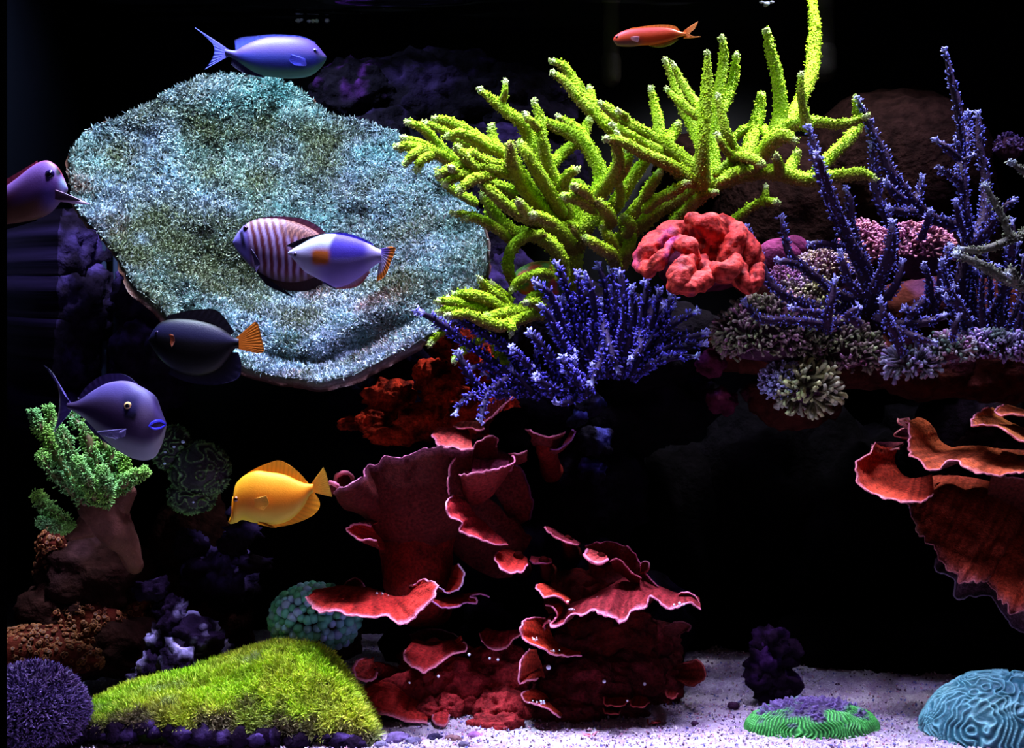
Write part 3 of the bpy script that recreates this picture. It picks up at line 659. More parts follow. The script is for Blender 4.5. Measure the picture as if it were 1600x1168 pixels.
# foot holding the plate to the rock behind
V, Q, T, tt, N_, _ = tube_geo(*pxr([(470, 420, .22, 60), (480, 440, .34, 50), (490, 450, .5, 70)]), seg=20, step=.02, rough=.006, rf=30)
mk('stalk', V, [Q, T], lin((50, 32, 34)), M_rock, plate)
k = 30000
ui = RNG.integers(0, n-1, k); vi = (np.sqrt(RNG.random(k))*(m-1)).clip(0, m-1.01); v0 = vi.astype(int); fr = (vi-v0)[:, None]; fu = RNG.random((k, 1))
pp = (S[ui, v0]*(1-fr)+S[ui, v0+1]*fr)*(1-fu)+(S[ui+1, v0]*(1-fr)+S[ui+1, v0+1]*fr)*fu; pn = NN[ui, v0]
extra = []
for _ in range(4):                                     # four blades to a polyp
    extra.append((pp+RNG.normal(0, .0006, pp.shape), pn))
pp4 = np.concatenate([e[0] for e in extra]); pn4 = np.concatenate([e[1] for e in extra])
V, F, t_, ii = scatter(blade(.15, .45), pp4, pn4, RNG.uniform(.0045, .0078, len(pp4)), .75, lean=np.array([0, -.1, .25]))
pal = np.array([lin(c) for c in ((150, 190, 200), (120, 175, 180), (165, 180, 215), (130, 140, 100), (95, 180, 175), (150, 105, 90), (110, 120, 80))])
q = pp4
f1 = fbm(q*9+2, 3); f2 = fbm(q*14+31, 3); f3 = fbm(q*11+77, 3)
jj = lambda: RNG.normal(0, .13, len(q))
hi = mix(lin((168, 196, 196)), lin((176, 190, 210)), (f1+jj())*2.2+.4)
hi = mix(hi, lin((120, 128, 100)), ((f2+jj())*2.6-.05)*.8); hi = mix(hi, lin((118, 180, 182)), (-(f2+jj())*2.8-.35)*.5)
hi = mix(hi, lin((150, 108, 98)), ((f3+jj())*3-.75)*.6); hi = mix(hi, lin((104, 112, 84)), (-(f3+jj())*3-.55)*.7)
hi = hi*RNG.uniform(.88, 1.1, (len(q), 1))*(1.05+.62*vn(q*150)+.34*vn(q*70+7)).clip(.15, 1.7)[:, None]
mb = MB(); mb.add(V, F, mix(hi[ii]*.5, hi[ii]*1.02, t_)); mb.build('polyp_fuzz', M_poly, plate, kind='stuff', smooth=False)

# ================================================================== RED PLATING CORALS
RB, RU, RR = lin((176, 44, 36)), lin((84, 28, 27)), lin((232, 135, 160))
def lobe(parent, rim, root, bulge=.0, th=.0035, body=RB, under=None, ruf=.004, rimr=.0011, n=70, m=26, seed=0, rimc=RR, ncol=None):
    a = spline(P(rim), n); b = spline(P(root), n); v = np.linspace(0, 1, m)
    S = b[:, None]+(a-b)[:, None]*v[None, :, None]
    du = np.gradient(S, axis=0); dv = np.gradient(S, axis=1); N = unit(np.cross(du, dv))
    N = N*np.where(N[..., 2:3].mean() < 0, -1, 1)
    q = S.reshape(-1, 3)
    w = (fbm(q*45+seed, 3)*ruf).reshape(n, m)*(v[None]**1.2)+(vn(q*240+seed)*.0007).reshape(n, m)
    S = S+N*(w+bulge*np.sin(math.pi*v)[None])[..., None]
    S = S+(a-b)[:, None]*(v**4)[None, :, None]*(fbm(np.stack([np.arange(n)*.35+seed, np.zeros(n), np.zeros(n)], 1), 2)*.05)[:, None, None]
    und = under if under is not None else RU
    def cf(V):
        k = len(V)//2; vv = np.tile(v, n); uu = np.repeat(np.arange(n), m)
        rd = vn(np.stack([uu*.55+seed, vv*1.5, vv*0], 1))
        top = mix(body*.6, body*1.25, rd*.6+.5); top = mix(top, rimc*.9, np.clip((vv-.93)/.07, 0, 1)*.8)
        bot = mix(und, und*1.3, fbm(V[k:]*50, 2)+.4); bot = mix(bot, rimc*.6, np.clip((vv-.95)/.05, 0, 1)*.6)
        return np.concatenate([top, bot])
    mb = MB(); thk = th*(1-.6*v)[None].repeat(n, 0)
    if np.mean(np.cross(np.gradient(S, axis=0), np.gradient(S, axis=1))[..., 2]) < 0: S = S[::-1]
    sheet(S, thk, cf, mb); p = mb.build('plate', M_red, parent)
    e = S[:, -1]-np.array([0, 0, th*.2]); V, Q, T, t_, N2, _ = tube_geo(e, np.full(len(e), rimr), 6, .0028, .0009, 420)
    mk('growth_rim', V, [Q, T], rimc, M_rim, p)
    return p
def mound(parent, lst, body=RB, name='crust'):
    mb = MB()
    for k, (px, py, Y, rx, rz, am) in enumerate(lst):
        V, F, n_, N = blob_geo(P((px, py, Y))[0], np.array([rx, min(rx, rz), rz])*.0005*(1.6+Y), 5, am, 2.6, k*5+px*.01)
        V = V+N*(fbm(V*95, 3)*.008)[:, None]
        V[:, 2] = np.maximum(V[:, 2], ground(V[:, 0], V[:, 1])-.004)
        mb.add(V, F, mix(body*.4, body*1.1, fbm(V*70, 3)*1.2+.5))
    return mb.build(name, M_red, parent)

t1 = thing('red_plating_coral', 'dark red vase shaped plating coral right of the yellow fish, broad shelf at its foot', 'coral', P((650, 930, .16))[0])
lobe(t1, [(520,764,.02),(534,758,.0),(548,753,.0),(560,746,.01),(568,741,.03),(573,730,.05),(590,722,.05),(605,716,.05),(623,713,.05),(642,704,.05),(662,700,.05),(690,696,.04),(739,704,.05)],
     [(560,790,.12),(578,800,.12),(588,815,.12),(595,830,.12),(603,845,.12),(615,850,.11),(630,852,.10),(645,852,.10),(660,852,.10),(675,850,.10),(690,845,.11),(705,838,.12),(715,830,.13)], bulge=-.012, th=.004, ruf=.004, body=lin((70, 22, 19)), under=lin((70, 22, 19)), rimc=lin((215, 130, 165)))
lobe(t1, [(524,748,.05),(528,742,.04),(536,738,.04),(546,739,.05),(551,745,.06)], [(530,765,.08),(535,765,.08),(541,764,.08),(548,764,.09),(554,764,.09)], th=.006, body=lin((225,105,110)), rimr=.003, rimc=lin((235,130,150)), n=26, m=12)
lobe(t1, [(515,752,.03),(519,750,.02),(524,752,.02),(527,757,.03)], [(520,766,.05),(523,767,.05),(527,768,.05),(531,768,.05)], th=.006, body=lin((225,105,110)), rimr=.003, rimc=lin((235,130,150)), n=20, m=10)
lobe(t1, [(578,821,.06),(566,817,.05),(556,817,.04),(547,820,.03),(542,827,.02),(550,833,.02),(560,840,.02),(573,842,.02),(588,844,.03)], [(604,822,.11),(602,822,.11),(600,823,.11),(598,824,.11),(596,828,.11),(597,834,.11),(598,840,.11),(600,848,.11),(602,858,.10)], bulge=-.004)
# stem
V, Q, T, tt, N_, _ = tube_geo(*pxr([(652, 815, .15, 68), (650, 845, .14, 60), (652, 880, .13, 52), (652, 915, .13, 50), (660, 932, .20, 46), (680, 940, .28, 40)]), seg=48, step=.005, rough=.006, rf=45)
mk('stem', V, [Q, T], mix(RB*.22, RB*.5, fbm(V*90, 3)+.5), M_red, t1)
lobe(t1, [(484,930,.08),(478,935,.05),(484,942,.03),(500,953,.01),(518,954,.0),(545,961,-.01),(578,963,-.02),(605,964,-.02),(616,970,-.03),(628,972,-.03),(642,968,-.03),(660,951,-.03),(677,932,-.03),(684,915,-.02),(676,908,.0),(660,907,.02),(647,912,.04)],
     [(495,925,.13),(505,920,.13),(518,917,.14),(530,914,.14),(545,914,.14),(560,915,.13),(580,918,.11),(598,924,.09),(612,930,.07),(620,934,.06),(626,936,.05),(632,934,.05),(636,930,.05),(640,927,.05),(642,924,.06),(643,920,.07),(644,917,.08)], bulge=.004, n=120, m=34, body=RB*.85, ruf=.006)
lobe(t1, [(538,914,.14),(545,906,.12),(553,902,.11),(562,905,.12),(568,914,.13),(575,925,.13)], [(543,920,.16),(548,920,.16),(554,922,.15),(560,924,.15),(565,926,.15),(570,930,.15)], n=30, m=12, body=RB*.6, rimc=RR*.5)
lobe(t1, [(684,913,.08),(692,918,.07),(700,923,.06),(710,922,.05),(718,916,.04),(722,904,.04),(722,890,.05),(717,880,.06)], [(680,925,.11),(684,922,.11),(688,918,.11),(692,914,.12),(696,908,.12),(699,900,.13),(701,892,.13),(703,884,.13)], bulge=-.003, n=44, m=18, rimc=lin((225,170,215)))
lobe(t1, [(676,940,.06),(692,947,.05),(705,948,.04),(716,947,.04),(728,941,.05),(743,938,.06),(735,931,.08),(750,927,.09),(764,931,.10)], [(678,930,.12),(690,928,.12),(700,927,.12),(712,926,.13),(722,926,.14),(730,926,.14),(738,925,.15),(746,924,.15),(756,926,.16)], n=50, m=16, rimc=lin((220,130,190)))
lobe(t1, [(680,672,.12),(675,680,.06),(690,694,.04),(706,697,.03),(723,703,.03),(739,703,.04)], [(690,668,.14),(698,668,.14),(706,668,.14),(714,668,.14),(722,668,.14),(731,670,.14)], n=40, m=20, body=lin((225,90,80)), bulge=.003)
lobe(t1, [(736,700,.06),(744,690,.06),(757,683,.06),(768,680,.06),(777,684,.07),(776,697,.08)], [(742,712,.09),(748,713,.09),(754,714,.09),(762,714,.10),(770,714,.10),(778,712,.11)], n=30, m=14, body=lin((215,100,100)))
lobe(t1, [(740,706,.09),(755,706,.12),(775,706,.13),(790,708,.13),(806,712,.12)], [(722,742,.05),(740,744,.05),(758,742,.05),(780,738,.06),(800,732,.07)], n=40, m=20, body=lin((150,60,90)), ruf=.006, rimc=lin((120,60,110)))
lobe(t1, [(718,738,.03),(727,740,.02),(736,739,.02),(745,737,.02),(754,735,.02),(765,733,.02),(778,730,.02),(790,727,.03),(798,722,.04),(804,716,.05),(799,712,.06)],
     [(728,775,.08),(733,782,.08),(738,785,.08),(744,785,.08),(750,784,.08),(756,780,.08),(762,775,.08),(769,768,.08),(776,758,.09),(784,748,.09),(790,738,.10)], n=60, m=24, body=lin((96, 30, 27)), under=lin((96, 30, 27)), rimc=lin((220,120,150)))
lobe(t1, [(712,710,.05),(704,724,.04),(701,742,.04),(700,758,.04),(702,772,.05)], [(742,700,.08),(736,722,.08),(734,742,.08),(736,760,.08),(738,778,.08)], n=40, m=18, body=lin((215,75,60)), bulge=.004, rimr=.0012)
lobe(t1, [(706,772,.05),(698,783,.03),(697,793,.02),(700,803,.02),(710,809,.02),(721,815,.02),(718,827,.02),(730,834,.02),(745,838,.02),(758,843,.03),(770,847,.03),(782,850,.04),(793,849,.05)],
     [(715,772,.08),(722,776,.08),(728,782,.08),(733,788,.08),(738,796,.08),(744,804,.08),(750,810,.08),(756,815,.08),(762,820,.08),(768,826,.08),(775,832,.08),(782,838,.08),(790,845,.08)], n=70, m=22, body=lin((200,55,60)), ruf=.003)
lobe(t1, [(700,730,.14),(740,760,.14),(790,800,.15),(830,840,.16)], [(700,850,.16),(730,880,.16),(770,900,.18),(800,900,.18)], n=30, m=20, body=RB*.35, rimc=RB*.2, ruf=.01)
lobe(t1, [(780,700,.14),(800,715,.13),(820,740,.14),(832,780,.15),(828,810,.16)], [(760,740,.15),(770,760,.16),(780,780,.16),(790,800,.17),(795,830,.18)], n=30, m=16, body=lin((110,50,80)), rimc=lin((90,40,80)), ruf=.008)
lobe(t1, [(795,707,.10),(806,709,.09),(816,707,.09),(822,702,.10)], [(800,722,.13),(808,722,.13),(815,720,.13),(822,716,.13)], n=20, m=10, body=RB*.6)
t1b = thing('red_plating_coral', 'small pink rimmed red cup right of the matte black lump', 'coral', P((860, 730, .24))[0])
lobe(t1b, [(821,667,.10),(832,671,.09),(845,677,.09),(862,679,.09),(875,676,.09),(882,674,.10)], [(834,692,.14),(842,695,.14),(848,698,.14),(855,700,.14),(862,700,.14),(866,698,.14)], n=36, m=18, body=lin((190,80,80)))
lobe(t1b, [(862,699,.10),(872,702,.09),(882,697,.09),(892,687,.10),(899,674,.11),(894,671,.12)], [(858,704,.16),(862,706,.16),(868,706,.16),(874,702,.16),(880,694,.17),(884,686,.17)], n=36, m=12, body=lin((150,50,70)), rimc=lin((150,90,160)))
V, Q, T, tt, N_, _ = tube_geo(*pxr([(852, 695, .14, 16), (856, 712, .18, 14), (862, 735, .24, 18)]), seg=16, step=.006, rough=.003, rf=80)
mk('stem', V, [Q, T], RB*.3, M_red, t1b)

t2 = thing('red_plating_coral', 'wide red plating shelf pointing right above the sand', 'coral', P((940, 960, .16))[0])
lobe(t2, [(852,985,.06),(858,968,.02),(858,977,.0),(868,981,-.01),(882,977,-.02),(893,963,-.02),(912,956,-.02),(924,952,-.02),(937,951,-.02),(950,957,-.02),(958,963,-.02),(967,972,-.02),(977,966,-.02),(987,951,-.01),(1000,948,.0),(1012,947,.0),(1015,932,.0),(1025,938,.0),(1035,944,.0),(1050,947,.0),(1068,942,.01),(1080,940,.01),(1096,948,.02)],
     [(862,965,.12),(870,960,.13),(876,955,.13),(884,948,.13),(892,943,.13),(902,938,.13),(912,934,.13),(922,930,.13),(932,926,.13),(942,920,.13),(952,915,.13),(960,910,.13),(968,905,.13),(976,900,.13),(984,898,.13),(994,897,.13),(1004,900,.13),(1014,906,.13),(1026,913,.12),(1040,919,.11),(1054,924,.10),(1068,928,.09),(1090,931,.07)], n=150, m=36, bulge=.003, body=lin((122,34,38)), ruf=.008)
lobe(t2, [(915,850,.14),(935,846,.13),(955,845,.13),(970,850,.13),(985,858,.12),(996,872,.12),(1002,886,.11),(1014,900,.11),(1030,914,.10)], [(925,905,.15),(935,908,.15),(945,912,.15),(955,914,.15),(965,914,.15),(975,914,.15),(985,914,.15),(1000,916,.14),(1018,920,.13)], n=50, m=22, body=lin((130,35,50)), rimc=lin((150,60,90)))
lobe(t2, [(954,875,.06),(962,872,.06),(972,876,.06),(985,890,.06),(1000,903,.06)], [(960,890,.1),(968,892,.1),(978,898,.1),(988,906,.1),(1000,912,.1)], n=30, m=12, body=lin((140,40,50)), rimc=lin((170,70,90)))
lobe(t2, [(1002,882,.09),(1006,877,.08),(1012,878,.08),(1013,886,.08),(1008,893,.09)], [(1000,890,.11),(1001,890,.11),(1002,891,.11),(1003,893,.11),(1003,896,.11)], n=20, m=8, rimc=RR*.4)
lobe(t2, [(1060,928,.05),(1066,925,.04),(1076,926,.04),(1088,930,.04),(1096,940,.04),(1095,948,.04)], [(1062,938,.07),(1068,936,.07),(1074,936,.07),(1080,938,.07),(1084,942,.07),(1088,946,.07)], n=26, m=10, body=lin((200,80,60)))
lobe(t2, [(840,911,.05),(838,917,.02),(843,922,.01),(849,932,.0),(860,932,.0),(870,932,.0),(878,936,.01),(888,940,.02)], [(850,910,.09),(855,913,.09),(860,916,.09),(866,920,.09),(872,923,.09),(878,926,.09),(884,930,.09),(892,936,.09)], n=40, m=14, body=lin((215,70,50)))
lobe(t2, [(852,945,.01),(860,948,.0),(868,955,.0),(867,964,.0),(859,972,.0)], [(866,938,.09),(874,942,.09),(882,948,.09),(884,956,.09),(878,964,.08)], n=30, m=14, body=lin((190,60,35)))
mound(t2, [(950, 985, .16, 75, 55, .35), (900, 930, .16, 50, 40, .3), (960, 930, .17, 60, 40, .3)], RB*.22, 'stem')
for rim, root, kw in (
  ([(851,823,.08),(860,830,.06),(871,838,.06),(882,845,.06),(893,848,.06),(904,850,.07)], [(856,821,.12),(866,826,.12),(876,833,.12),(886,838,.12),(897,842,.12),(908,848,.13)], dict(body=lin((150,50,60)))),
  ([(918,858,.08),(915,864,.05),(920,873,.03),(928,878,.03),(937,879,.03),(949,873,.04)], [(922,857,.12),(927,859,.12),(932,861,.12),(938,864,.12),(944,866,.12),(949,868,.12)], dict(body=lin((230,95,90)), rimr=.0022)),
  ([(779,862,.08),(772,870,.04),(776,879,.03),(786,888,.02),(797,893,.02),(807,891,.02),(817,891,.03),(824,880,.05)], [(785,858,.13),(791,858,.13),(797,858,.13),(803,860,.13),(809,862,.13),(814,864,.13),(819,867,.13),(824,871,.13)], dict(body=lin((215,60,50)))),
  ([(828,873,.10),(838,879,.08),(850,881,.08),(862,878,.09)], [(830,868,.14),(840,869,.14),(850,870,.14),(862,872,.14)], dict(body=lin((150,45,55)), rimc=lin((150,70,110))))):
    pb = rim[len(rim)//2]; t = thing('red_plating_coral', {851: 'long thin red ledge growing highest on the rock above the wide right pointing shelf', 918: 'tiny bright pink rimmed red fan above the wide right pointing shelf', 779: 'oval red fan in the middle of the dark rock between vase and shelf', 828: 'narrow dull red strip just right of the oval red fan'}[rim[0][0]], 'coral', P((pb[0], pb[1]+4, .14))[0])
    lobe(t, rim, root, n=44, m=18, **kw)
    V, Q, T, tt, N_, _ = tube_geo(P([(root[len(root)//2][0], root[len(root)//2][1]+6, .10), (root[len(root)//2][0]+6, root[len(root)//2][1]+20, .18), (root[len(root)//2][0]+10, root[len(root)//2][1]+30, .30)]), [.007, .010, .016], seg=12, step=.006, rough=.002, rf=80)
    mk('stem', V, [Q, T], RB*.15, M_red, t)

t3 = thing('red_plating_coral', 'low lumpy dark red coral mound on the sand right of the green grassy mat', 'coral', P((680, 1110, .10))[0])
mound(t3, [(650,1085,.10,62,34,.3),(720,1070,.10,66,44,.35),(690,1040,.16,70,40,.3),(775,1060,.12,60,52,.3),(785,1110,.06,42,36,.3),(700,1105,.06,26,20,.3),(668,1108,.05,20,16,.3),(745,1100,.08,40,26,.3),(775,1130,.02,44,16,.2)], lin((150,42,44)))
lobe(t3, [(578,1070,.10),(565,1075,.07),(563,1084,.05),(565,1096,.04),(573,1104,.03),(583,1109,.03),(605,1118,.02),(620,1121,.02),(634,1125,.02),(645,1126,.02),(657,1128,.02),(668,1127,.03)],
     [(590,1064,.13),(594,1063,.12),(598,1063,.11),(603,1064,.10),(609,1066,.09),(616,1069,.08),(624,1074,.08),(633,1080,.08),(642,1086,.08),(650,1090,.08),(658,1094,.08),(666,1098,.08)], n=60, m=22, body=lin((170,42,36)), bulge=.006)
lobe(t3, [(676,1112,.04),(677,1126,.02),(688,1133,.01),(699,1129,.02),(703,1116,.04)], [(680,1106,.07),(684,1105,.07),(689,1105,.07),(694,1105,.07),(699,1107,.07)], n=28, m=12, body=lin((160,44,44)), bulge=.004, rimc=RR*.5)
lobe(t3, [(572,1027,.08),(560,1030,.06),(554,1038,.05),(553,1047,.04),(558,1056,.04),(571,1061,.04),(583,1059,.05),(589,1050,.06)], [(582,1030,.10),(584,1033,.10),(586,1036,.10),(588,1039,.10),(590,1042,.10),(592,1045,.10),(593,1048,.10),(594,1050,.10)], n=40, m=16, body=lin((220,85,75)), bulge=.006, rimr=.002)
V, Q, T, tt, N_, _ = tube_geo(*pxr([(586, 1042, .10, 10), (600, 1050, .12, 14), (625, 1070, .14, 22)]), seg=14, step=.005, rough=.002, rf=80)
mk('stem', V, [Q, T], RB*.3, M_red, t3)
lobe(t3, [(640,1010,.10),(632,1018,.07),(631,1027,.05),(638,1036,.04),(650,1043,.03),(664,1049,.03),(676,1041,.04),(695,1028,.05),(712,1018,.05),(727,1016,.05),(728,1006,.06),(722,1003,.08)],
     [(652,1000,.14),(656,1000,.14),(660,1001,.13),(664,1002,.12),(668,1003,.12),(674,1003,.12),(682,1002,.12),(690,1001,.12),(698,1000,.12),(706,1000,.13),(714,1000,.13),(720,1000,.13)], n=60, m=20, body=lin((150,36,34)), bulge=.005, under=lin((190,60,45)))
lobe(t3, [(640,990,.2),(670,980,.19),(700,985,.19),(725,1000,.19)], [(650,1015,.2),(675,1012,.2),(700,1012,.2),(720,1015,.2)], n=30, m=14, body=lin((100,40,28)), rimc=RR*.2)
lobe(t3, [(748,990,.10),(757,1005,.08),(765,1011,.06),(776,1013,.06),(787,1011,.06),(795,1006,.07),(800,997,.08),(812,990,.09)], [(760,980,.14),(766,982,.14),(773,984,.14),(780,985,.14),(787,985,.14),(794,984,.14),(802,983,.14),(812,982,.14)], n=44, m=16, body=lin((170,40,50)), rimc=lin((235,130,160)))

t4 = thing('red_plating_coral', 'stack of orange red fans on a dark red mound beneath the wide right pointing shelf', 'coral', P((900, 1110, .12))[0])
mound(t4, [(910,1075,.10,80,50,.3),(960,1060,.14,80,52,.3),(1010,1070,.18,60,48,.3),(880,1115,.06,60,24,.3),(950,1110,.08,60,24,.3),(1010,1105,.14,40,20,.3),(900,1020,.14,50,36,.3),(1000,1010,.2,60,50,.35)], lin((95,26,30)))
lobe(t4, [(852,965,.08),(838,963,.06),(824,966,.03),(816,972,.01),(814,984,.0),(815,993,.0),(821,1000,-.01),(829,1005,-.01),(838,1008,-.01),(848,1012,-.01),(858,1019,.0),(868,1024,.0),(887,1024,.01),(908,1021,.03)],
     [(856,968,.10),(857,972,.10),(858,976,.10),(859,980,.10),(860,984,.09),(861,988,.09),(863,992,.09),(865,996,.09),(868,1000,.09),(872,1004,.09),(877,1008,.09),(884,1012,.09),(894,1015,.09),(906,1017,.09)], n=80, m=22, body=lin((205,60,36)), ruf=.004)
lobe(t4, [(828,1013,.06),(820,1021,.04),(814,1032,.02),(811,1046,.01),(809,1058,.01),(811,1068,.01),(818,1065,.01),(825,1061,.02),(832,1060,.03),(841,1060,.04)], [(838,1015,.09),(840,1020,.09),(842,1025,.09),(844,1031,.09),(846,1036,.09),(848,1041,.09),(849,1046,.08),(850,1050,.08),(851,1054,.08),(851,1058,.08)], n=50, m=18, body=lin((165,50,34)), bulge=.004)
lobe(t4, [(826,1078,.06),(817,1081,.03),(816,1089,.02),(824,1096,.01),(832,1099,.0),(842,1101,.0),(851,1105,.0),(860,1111,.0),(867,1115,.0),(875,1119,.01)], [(838,1076,.08),(843,1078,.08),(848,1080,.08),(853,1083,.08),(858,1087,.08),(863,1091,.08),(868,1096,.07),(873,1101,.07),(878,1107,.06),(883,1113,.06)], n=50, m=16, body=lin((210,60,40)))
for x, y, s_ in ((962,1092,20),(955,1108,13),(1000,1095,15),(1050,1082,9),(1022,1125,9)):
    lobe(t4, [(x-s_,y-2,.05),(x-s_*.8,y+s_*.35,.04),(x-s_*.2,y+s_*.5,.03),(x+s_*.5,y+s_*.45,.03),(x+s_,y,.05)], [(x-s_*.6,y-s_*.5,.1),(x-s_*.3,y-s_*.55,.1),(x,y-s_*.6,.1),(x+s_*.3,y-s_*.5,.1),(x+s_*.7,y-s_*.4,.1)], n=24, m=10, body=lin((160,45,40)), rimc=lin((190,70,70)))
lobe(t4, [(1070,1035,.12),(1090,1030,.10),(1101,1045,.09),(1100,1060,.09),(1085,1070,.10),(1070,1068,.12)], [(1050,1045,.16),(1055,1046,.16),(1060,1048,.16),(1060,1052,.16),(1058,1056,.16),(1054,1060,.16)], n=30, m=14, body=lin((110,32,24)), rimc=lin((120,40,40)))
lobe(t4, [(1040,975,.14),(1060,970,.12),(1080,975,.12),(1075,985,.13)], [(1035,990,.18),(1045,990,.18),(1055,990,.18),(1060,992,.18)], n=20, m=10, body=lin((80,22,26)), rimc=lin((80,22,30)))
t5 = thing('red_plating_coral', 'small pale encrusted red fan lying on the sand at the foot of the red mounds', 'coral', P((820, 1150, -.03))[0])
lobe(t5, [(775,1148,.0),(788,1156,-.02),(805,1160,-.03),(825,1160,-.03),(850,1156,-.01)], [(790,1136,.06),(800,1135,.06),(815,1134,.06),(830,1134,.06),(850,1138,.06)], n=30, m=14, body=lin((220,110,120)), ruf=.004)
lobe(t5, [(908,1142,.0),(915,1149,-.02),(926,1148,-.02),(936,1140,.0)], [(912,1137,.03),(918,1136,.03),(925,1135,.03),(933,1135,.03)], n=20, m=8, body=lin((150,50,40)))
# hanging colony on the right
t6 = thing('red_plating_coral', 'hanging orange brown ruffled plating coral at the right edge above the blue dome coral', 'coral', P((1560, 760, .30))[0])
OB = lin((190, 88, 52)); ORM = lin((235, 140, 150))
K = dict(rimc=ORM, under=lin((80, 34, 28)))
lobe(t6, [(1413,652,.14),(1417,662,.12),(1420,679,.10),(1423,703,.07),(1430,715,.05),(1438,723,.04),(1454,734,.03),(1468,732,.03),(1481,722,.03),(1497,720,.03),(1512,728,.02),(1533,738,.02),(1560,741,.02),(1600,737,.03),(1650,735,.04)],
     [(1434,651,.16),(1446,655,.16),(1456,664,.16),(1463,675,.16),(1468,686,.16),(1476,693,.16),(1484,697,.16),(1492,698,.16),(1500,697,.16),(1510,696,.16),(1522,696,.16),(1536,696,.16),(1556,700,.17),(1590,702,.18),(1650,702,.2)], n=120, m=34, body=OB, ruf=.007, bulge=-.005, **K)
lobe(t6, [(1366,690,.12),(1360,705,.09),(1345,714,.08),(1337,724,.07),(1336,738,.06),(1342,753,.05),(1354,767,.04),(1370,773,.04),(1384,778,.03),(1400,781,.03),(1424,784,.03),(1440,783,.04),(1458,770,.06)],
     [(1400,700,.16),(1402,704,.16),(1400,708,.16),(1398,712,.16),(1398,718,.16),(1400,726,.16),(1404,733,.15),(1410,740,.15),(1416,744,.15),(1424,746,.14),(1434,746,.14),(1444,744,.14),(1456,740,.14)], n=80, m=26, body=lin((180,62,40)), bulge=-.004, **K)
lobe(t6, [(1402,654,.16),(1404,659,.15),(1412,664,.15),(1418,668,.15)], [(1420,652,.17),(1422,656,.17),(1424,662,.17),(1426,668,.17)], n=20, m=8, body=lin((150,80,90)), **K)
lobe(t6, [(1412,668,.17),(1400,674,.16),(1396,680,.16),(1406,683,.16),(1418,684,.16)], [(1424,672,.19),(1423,676,.19),(1422,680,.19),(1424,684,.19),(1426,688,.19)], n=20, m=8, body=lin((120,60,80)), **K)
lobe(t6, [(1362,694,.17),(1364,700,.15),(1374,703,.15),(1390,702,.15),(1405,700,.15)], [(1372,690,.19),(1380,690,.19),(1390,690,.19),(1400,690,.19),(1412,690,.19)], n=24, m=8, body=lin((90,30,40)), **K)
lobe(t6, [(1545,637,.14),(1527,645,.12),(1519,655,.10),(1520,665,.09),(1532,663,.08),(1545,664,.07),(1560,667,.07),(1575,677,.06),(1590,686,.06),(1610,690,.06),(1650,692,.07)],
     [(1552,636,.17),(1556,640,.17),(1559,644,.17),(1562,648,.17),(1566,651,.17),(1571,655,.16),(1577,658,.16),(1586,662,.16),(1598,668,.16),(1616,674,.16),(1650,680,.17)], n=80, m=24, body=lin((200,110,60)), **K)
lobe(t6, [(1568,632,.13),(1558,636,.11),(1555,643,.10),(1566,647,.09),(1582,647,.09),(1600,649,.09),(1650,652,.1)], [(1576,632,.16),(1582,634,.16),(1588,636,.16),(1594,638,.16),(1602,640,.16),(1614,642,.16),(1650,645,.17)], n=40, m=14, body=lin((200,100,60)), **K)
DR = dict(rimc=lin((150, 80, 85)), under=lin((90, 34, 26)))
lobe(t6, [(1416,784,.14),(1424,800,.13),(1428,814,.12),(1436,834,.10),(1447,844,.09),(1456,856,.08),(1464,868,.07),(1474,880,.06),(1488,892,.05),(1506,903,.05),(1533,909,.05),(1546,901,.06)],
     [(1440,750,.20),(1452,745,.20),(1464,742,.19),(1478,742,.19),(1492,742,.18),(1506,744,.18),(1522,746,.18),(1540,750,.17),(1556,756,.17),(1574,764,.17),(1590,774,.17),(1606,788,.17)], n=90, m=34, body=lin((150,56,36)), bulge=.012, ruf=.012, **DR)
lobe(t6, [(1546,896,.10),(1552,920,.06),(1564,932,.04),(1574,942,.03),(1585,949,.03),(1600,954,.03),(1650,960,.04)], [(1550,800,.16),(1568,800,.16),(1584,800,.16),(1600,800,.16),(1616,800,.16),(1632,800,.16),(1660,800,.17)], n=60, m=30, body=lin((170,62,38)), bulge=.012, ruf=.010, **DR)
lobe(t6, [(1552,738,.12),(1580,742,.12),(1610,745,.12),(1650,745,.12)], [(1540,800,.15),(1570,810,.15),(1610,815,.15),(1650,815,.15)], n=40, m=20, body=lin((110,44,34)), bulge=.01, ruf=.006, **DR)
GR = dict(rimc=lin((120, 96, 120)), under=lin((70, 50, 60)), body=lin((110, 76, 90)))
lobe(t6, [(1418,783,.18),(1422,795,.17),(1425,808,.17),(1434,812,.17),(1442,806,.17)], [(1450,770,.22),(1452,775,.22),(1454,780,.22),(1456,785,.22),(1458,790,.22)], n=26, m=10, **GR)
lobe(t6, [(1462,872,.17),(1461,886,.16),(1466,894,.16),(1480,897,.15),(1492,908,.15),(1494,930,.15),(1501,935,.15),(1512,929,.15),(1526,929,.15),(1547,931,.15),(1558,946,.14),(1568,962,.14),(1584,978,.14),(1605,990,.14),(1650,1000,.14)],
     [(1480,860,.2),(1486,862,.2),(1492,864,.2),(1500,866,.2),(1508,868,.2),(1516,870,.2),(1524,872,.2),(1532,874,.2),(1540,876,.2),(1550,880,.2),(1560,884,.2),(1572,888,.2),(1586,894,.2),(1606,900,.2),(1650,910,.2)], n=80, m=18, ruf=.004, **GR)
mound(t6, [(1560,780,.30,110,60,.2),(1600,700,.30,100,60,.2),(1590,860,.30,90,60,.2)], lin((40,20,20)), 'stem')
